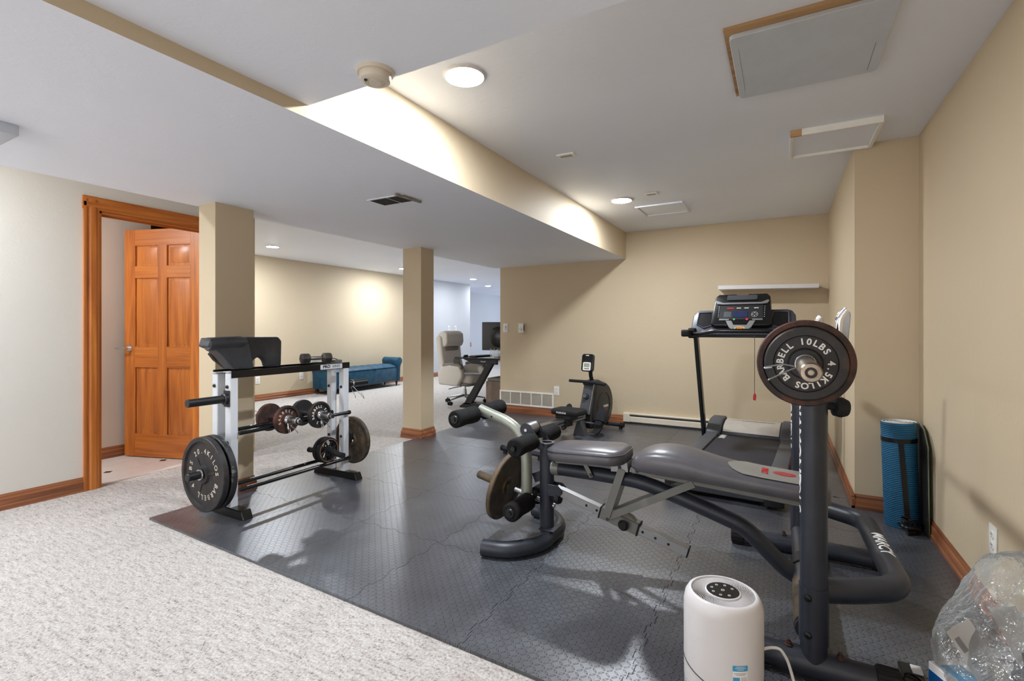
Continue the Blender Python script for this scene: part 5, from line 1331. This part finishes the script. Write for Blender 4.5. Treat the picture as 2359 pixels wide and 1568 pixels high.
# ================================================================ BEYOND: BENCH ROOM AND OFFICE
def ottoman():
    x0, x1, y0, y1 = -7.26, -6.85, 5.86, 7.60
    t = thing('storage_bench', 'teal velvet tufted storage bench with rolled arms along the far wall', 'bench', (-7.05, 6.73, 0))
    def part(name, mat, f, par=None, **kw):
        m = MB(); f(m); return m.build(name, mat, par or t, world=True, **kw)
    part('body', 'teal_velvet', lambda m: m.bx(x0, x1, y0 + .04, y1 - .04, .10, .37, .01, 2))
    def lid(m):
        b = bmesh.new(); nx, ny = 14, 60; g = []
        for i in range(nx + 1):
            row = []
            for j in range(ny + 1):
                u, v = i / nx, j / ny; X = x0 + (x1 - x0) * u; Y = y0 + .10 + (y1 - y0 - .20) * v
                e = min(u, 1 - u) * nx * .35; e2 = min(v, 1 - v) * ny * .35; edge = min(1, e, e2) ** .5
                a = math.cos(u * 3 * PI) * math.cos(v * 16 * PI / 1.0)
                row.append(b.verts.new((X, Y, .395 + .045 * edge + .008 * abs(math.sin(v * 9 * PI)) * edge)))
            g.append(row)
        for i in range(nx):
            for j in range(ny): b.faces.new((g[i][j], g[i + 1][j], g[i + 1][j + 1], g[i][j + 1]))
        m._add(b); m.bx(x0, x1 + .004, y0 + .10, y1 - .10, .372, .398, .006, 1)
    part('lid_cushion', 'teal_velvet', lid)
    part('pull_tab', 'dark_leg', lambda m: m.tube([(x1 + .004, 6.93, .372), (x1 + .016, 6.94, .35), (x1 + .004, 6.96, .34)], .006, 6))
    for s, y in ((-1, y0), (1, y1)):
        prof = [(y - s * .05, .10), (y + s * .02, .10), (y + s * .03, .36)] + [(y + s * (.015 + .075 * math.cos(a)), .50 + .075 * math.sin(a)) for a in [math.radians(-60 + 20 * k) for k in range(13)]] + [(y - s * .05, .42)]
        ar = part('arm', 'teal_velvet', lambda m: m.prism(prof, x0, x1 + .01, axes((0, 0, 0), (0, 1, 0), (0, 0, 1), (1, 0, 0)), .008, 2))
        part('tuft_button', 'dark_leg', lambda m: [m.lathe([(0, 0), (.009, 0), (.005, .005), (0, .006)], frame_to((x0 + .06 + k * .075, y - s * .052, .52), (0, -s, .2)), 10) for k in range(5)], ar)
        for x in (x0 + .05, x1 - .04):
            part('leg', 'dark_leg', lambda m: m.lathe([(0, 0), (.014, 0), (.016, .012), (.011, .02), (.018, .04), (.022, .06), (.016, .075), (.026, .085), (.026, .102), (0, .102)], Matrix.Translation((x, y - s * .03, 0)), 16))
ottoman()

def office_chair():
    t = thing('office_chair', 'pale cream fabric high back office chair pushed under the desk', 'office chair', (-4.33, 6.30, 0), math.radians(-6))
    def part(name, mat, f, par=None, **kw):
        m = MB(); f(m); return m.build(name, mat, par or t, **kw)
    XZ = axes((0, 0, 0), (1, 0, 0), (0, 0, 1), (0, -1, 0))     # local +x is the front of the chair
    part('gas_lift', 'chrome', lambda m: (m.cyl((0, 0, .09), (0, 0, .22), .028), m.cyl((0, 0, .2), (0, 0, .30), .016)))
    for k in range(5):
        a = 2 * PI * k / 5 + 3.35; ca_, sa = math.cos(a), math.sin(a)
        part('base_arm', 'silver', lambda m: m.tube([(ca_ * .02, sa * .02, .125), (ca_ * .16, sa * .16, .105), (ca_ * .31, sa * .31, .075)], [.022, .017, .011], 10, True, .8))
        part('caster', 'gloss_black', lambda m: (m.cyl((ca_ * .31 - sa * .012, sa * .31 + ca_ * .012, .028), (ca_ * .31 - sa * .032, sa * .31 + ca_ * .032, .028), .028, seg=20), m.cyl((ca_ * .31 + sa * .012, sa * .31 - ca_ * .012, .028), (ca_ * .31 + sa * .032, sa * .31 - ca_ * .032, .028), .028, seg=20), m.cyl((ca_ * .31, sa * .31, .03), (ca_ * .31, sa * .31, .08), .009, seg=10)))
    part('tilt_plate', 'black_plastic', lambda m: m.bx(-.20, .16, -.12, .12, .275, .30, .006, 1))
    part('lever', 'black_plastic', lambda m: m.tube([(.02, -.10, .27), (-.05, -.20, .255), (-.10, -.27, .235)], .006, 8))
    part('seat_cushion', 'chair_fabric', lambda m: m.prism(rrect(.50, .44, .08, 6), 0, .13, Matrix.Translation((.04, 0, .33)), .04, 4))
    part('seat_shell', 'chair_grey', lambda m: m.prism(rrect(.46, .46, .08, 6), 0, .05, Matrix.Translation((.02, 0, .295)), .015, 2))
    bp = [(-.20, .33), (-.28, .34), (-.36, .62), (-.42, 1.02), (-.37, 1.06), (-.30, 1.03), (-.26, .70), (-.19, .46)]
    part('backrest', 'chair_fabric', lambda m: m.prism(bp, -.23, .23, XZ, .035, 4))
    part('headrest', 'chair_fabric', lambda m: m.prism([(-.36, .86), (-.40, 1.06), (-.37, 1.10), (-.27, 1.125), (-.20, 1.08), (-.19, .95), (-.22, .885), (-.30, .865)], -.20, .20, XZ, .03, 4))
    part('headrest_lip', 'chair_grey', lambda m: m.prism([(-.34, .80), (-.33, .865), (-.24, .87), (-.27, .81)], -.15, .15, XZ, .015, 3))
    for s in (-1, 1):
        arm = [(-.28, .30), (.10, .29), (.19, .42), (.20, .50), (.13, .60), (-.05, .615), (-.22, .58), (-.30, .48)]
        part('arm', 'chair_fabric', lambda m: m.prism(arm, -s * .27 - .04, -s * .27 + .04, XZ, .028, 4))
        part('arm_pad', 'chair_grey', lambda m: m.prism([(-.20, .575), (.12, .585), (.17, .55), (.18, .60), (.12, .635), (-.05, .645), (-.20, .62)], -s * .27 - .035, -s * .27 + .035, XZ, .012, 3))
office_chair()

def desk():
    t = thing('gaming_desk', 'black desk with slanted steel legs beyond the left end of the end wall', 'desk', (-3.88, 6.4, 0))
    def part(name, mat, f, par=None, **kw):
        m = MB(); f(m); return m.build(name, mat, par or t, world=True, **kw)
    XZ = lambda y: axes((0, y, 0), (1, 0, 0), (0, 0, 1), (0, -1, 0))
    part('desktop', 'desk_black', lambda m: m.bx(-4.27, -3.52, 5.93, 7.15, .715, .735, .004, 1))
    for y in (5.96, 7.08):
        part('top_beam', 'desk_black', lambda m: m.prism([(-4.12, .714), (-3.54, .714), (-3.54, .645), (-3.95, .645)], -.02, .02, XZ(y), .004, 1))
        part('slanted_leg', 'desk_black', lambda m: m.prism([(-4.10, .05), (-3.98, .05), (-3.60, .66), (-3.70, .66)], -.035, .035, XZ(y), .004, 1))
        part('foot_beam', 'desk_black', lambda m: m.prism([(-4.17, .0), (-4.17, .02), (-4.09, .075), (-3.60, .06), (-3.56, .03), (-3.56, 0)], -.035, .035, XZ(y), .004, 1))
    part('side_badge', 'screen', lambda m: m.prism([(-3.86, .672), (-3.68, .672), (-3.68, .695), (-3.86, .695)], .0205, .0215, XZ(5.96)))
    part('badge_lettering', 'plate_white', lambda m: m.text('Homall', .024, axes((-3.77, 5.938, .683), (1, 0, 0), (0, 0, 1), (0, -1, 0)), .0004, 'CENTER', .0004, 1.2), smooth=False)
    part('cup_basket', 'vent_slot', lambda m: [m.tube([(-4.27 + .05 * math.cos(2 * PI * k / 16), 6.0 + .05 * math.sin(2 * PI * k / 16), z) for k in range(16)], .0025, 5, closed=True) for z in (.70, .672, .645)] + [m.tube([(-4.27 + .05 * math.cos(2 * PI * k / 8), 6.0 + .05 * math.sin(2 * PI * k / 8), .70), (-4.27 + .042 * math.cos(2 * PI * k / 8), 6.0 + .042 * math.sin(2 * PI * k / 8), .62)], .002, 5) for k in range(8)])
desk()
t = thing('monitor', 'black monitor seen from behind on the desk, cut by the wall end', 'monitor', (-3.66, 6.30, .735), math.radians(28))
m = MB(); m.prism(rrect(.60, .42, .01, 3), -.012, .012, axes((0, 0, .31), (1, 0, 0), (0, 0, 1), (0, -1, 0)), .004, 1); m.build('back_cover', 'gloss_black', t)
m = MB(); m.prism(rrect(.34, .30, .10, 8), .010, .030, axes((0, 0, .30), (1, 0, 0), (0, 0, 1), (0, -1, 0)), .006, 2); m.build('rear_bulge', 'gloss_black', t)
m = MB(); m.prism(rrect(.59, .41, .008, 3), -.0135, -.012, axes((0, 0, .31), (1, 0, 0), (0, 0, 1), (0, -1, 0))); m.build('screen', 'screen', t)
m = MB(); m.prism(rrect(.018, .05, .008, 5), .030, .031, axes((0, 0, .31), (1, 0, 0), (0, 0, 1), (0, -1, 0))); m.build('badge', 'chair_grey', t)
m = MB(); m.bx(-.02, .02, -.055, -.03, 0, .32, .004, 1); m.bx(-.12, .12, -.10, .10, 0, .012, .004, 1); m.build('stand', 'gloss_black', t)
t = thing('keyboard', 'black keyboard on the desk in front of the monitor', 'keyboard', (-3.98, 6.02, .735), math.radians(80))
m = MB(); m.bx(-.04, .34, -.07, .07, .001, .02, .004, 1); m.build('case', 'gloss_black', t)
m = MB()
for i in range(13):
    for j in range(4): m.bx(-.025 + i * .028, -.001 + i * .028, -.055 + j * .03, -.03 + j * .03, .02, .028, .003, 1)
k_ = m.build('keys', 'chair_grey', t)
t = thing('computer_mouse', 'black computer mouse at the left end of the desk', 'mouse', (-4.12, 6.02, .735))
m = MB(); m.lathe([(.035, 0), (.036, .01), (.03, .024), (.018, .034), (0, .037)], Matrix.Diagonal((1, 1.5, 1, 1)), 24); m.build('shell', 'gloss_black', t)
m = MB(); m.cyl((0, .03, .03), (.004, .03, .03), .009, seg=12); m.build('wheel', 'rubber', t)
t = thing('wire_tray', 'stacked white wire tray of cables on the desk', 'tray', (-3.60, 6.02, .735))
m = MB()
for k in range(7): m.tube(fillet([(-3.66, 5.97, .765 + .016 * k), (-3.60, 5.955, .745 + .016 * k), (-3.535, 5.97, .765 + .016 * k), (-3.535, 6.1, .765 + .016 * k)], .02), .003, 6)
for x in (-3.66, -3.60, -3.54): m.tube([(x, 5.965, .737), (x, 5.965, .875)], .003, 6)
m.build('wires', 'cord_white', t, world=True)
t = thing('drawer_cabinet', 'greige wood drawer cabinet with a grey cushion under the desk', 'cabinet', (-3.60, 6.25, 0))
m = MB(); m.bx(-3.81, -3.50, 6.08, 6.55, .0, .39, .004, 1); m.build('body', 'cabinet_wood', t, world=True)
m = MB(); m.prism(rrect(.30, .46, .04, 5, -3.655, 6.315), .39, .435, None, .014, 3); m.build('cushion', 'chair_grey', t, world=True)
for z in (.03, .15, .27):
    m = MB(); m.bx(-3.815, -3.809, 6.09, 6.54, z, z + .11, .002, 1); d_ = m.build('drawer', 'cabinet_wood', t, world=True)
    m = MB(); m.bx(-3.83, -3.815, 6.26, 6.36, z + .07, z + .08, .002, 1); m.build('handle', 'vent_slot', d_, world=True)
t = thing('stair_newel', 'small dark red wooden post and rail on the far office wall', 'railing', (-8.80, 12.95, 0))
m = MB(); m.bx(-8.85, -8.79, 12.99, 13.05, 0, .70, .004, 1); m.build('post', 'trim_wood_z', t, world=True)
m = MB(); m.bx(-8.85, -8.74, 12.78, 13.08, .58, .72, .006, 1); m.build('cap', 'trim_wood_y', t, world=True)
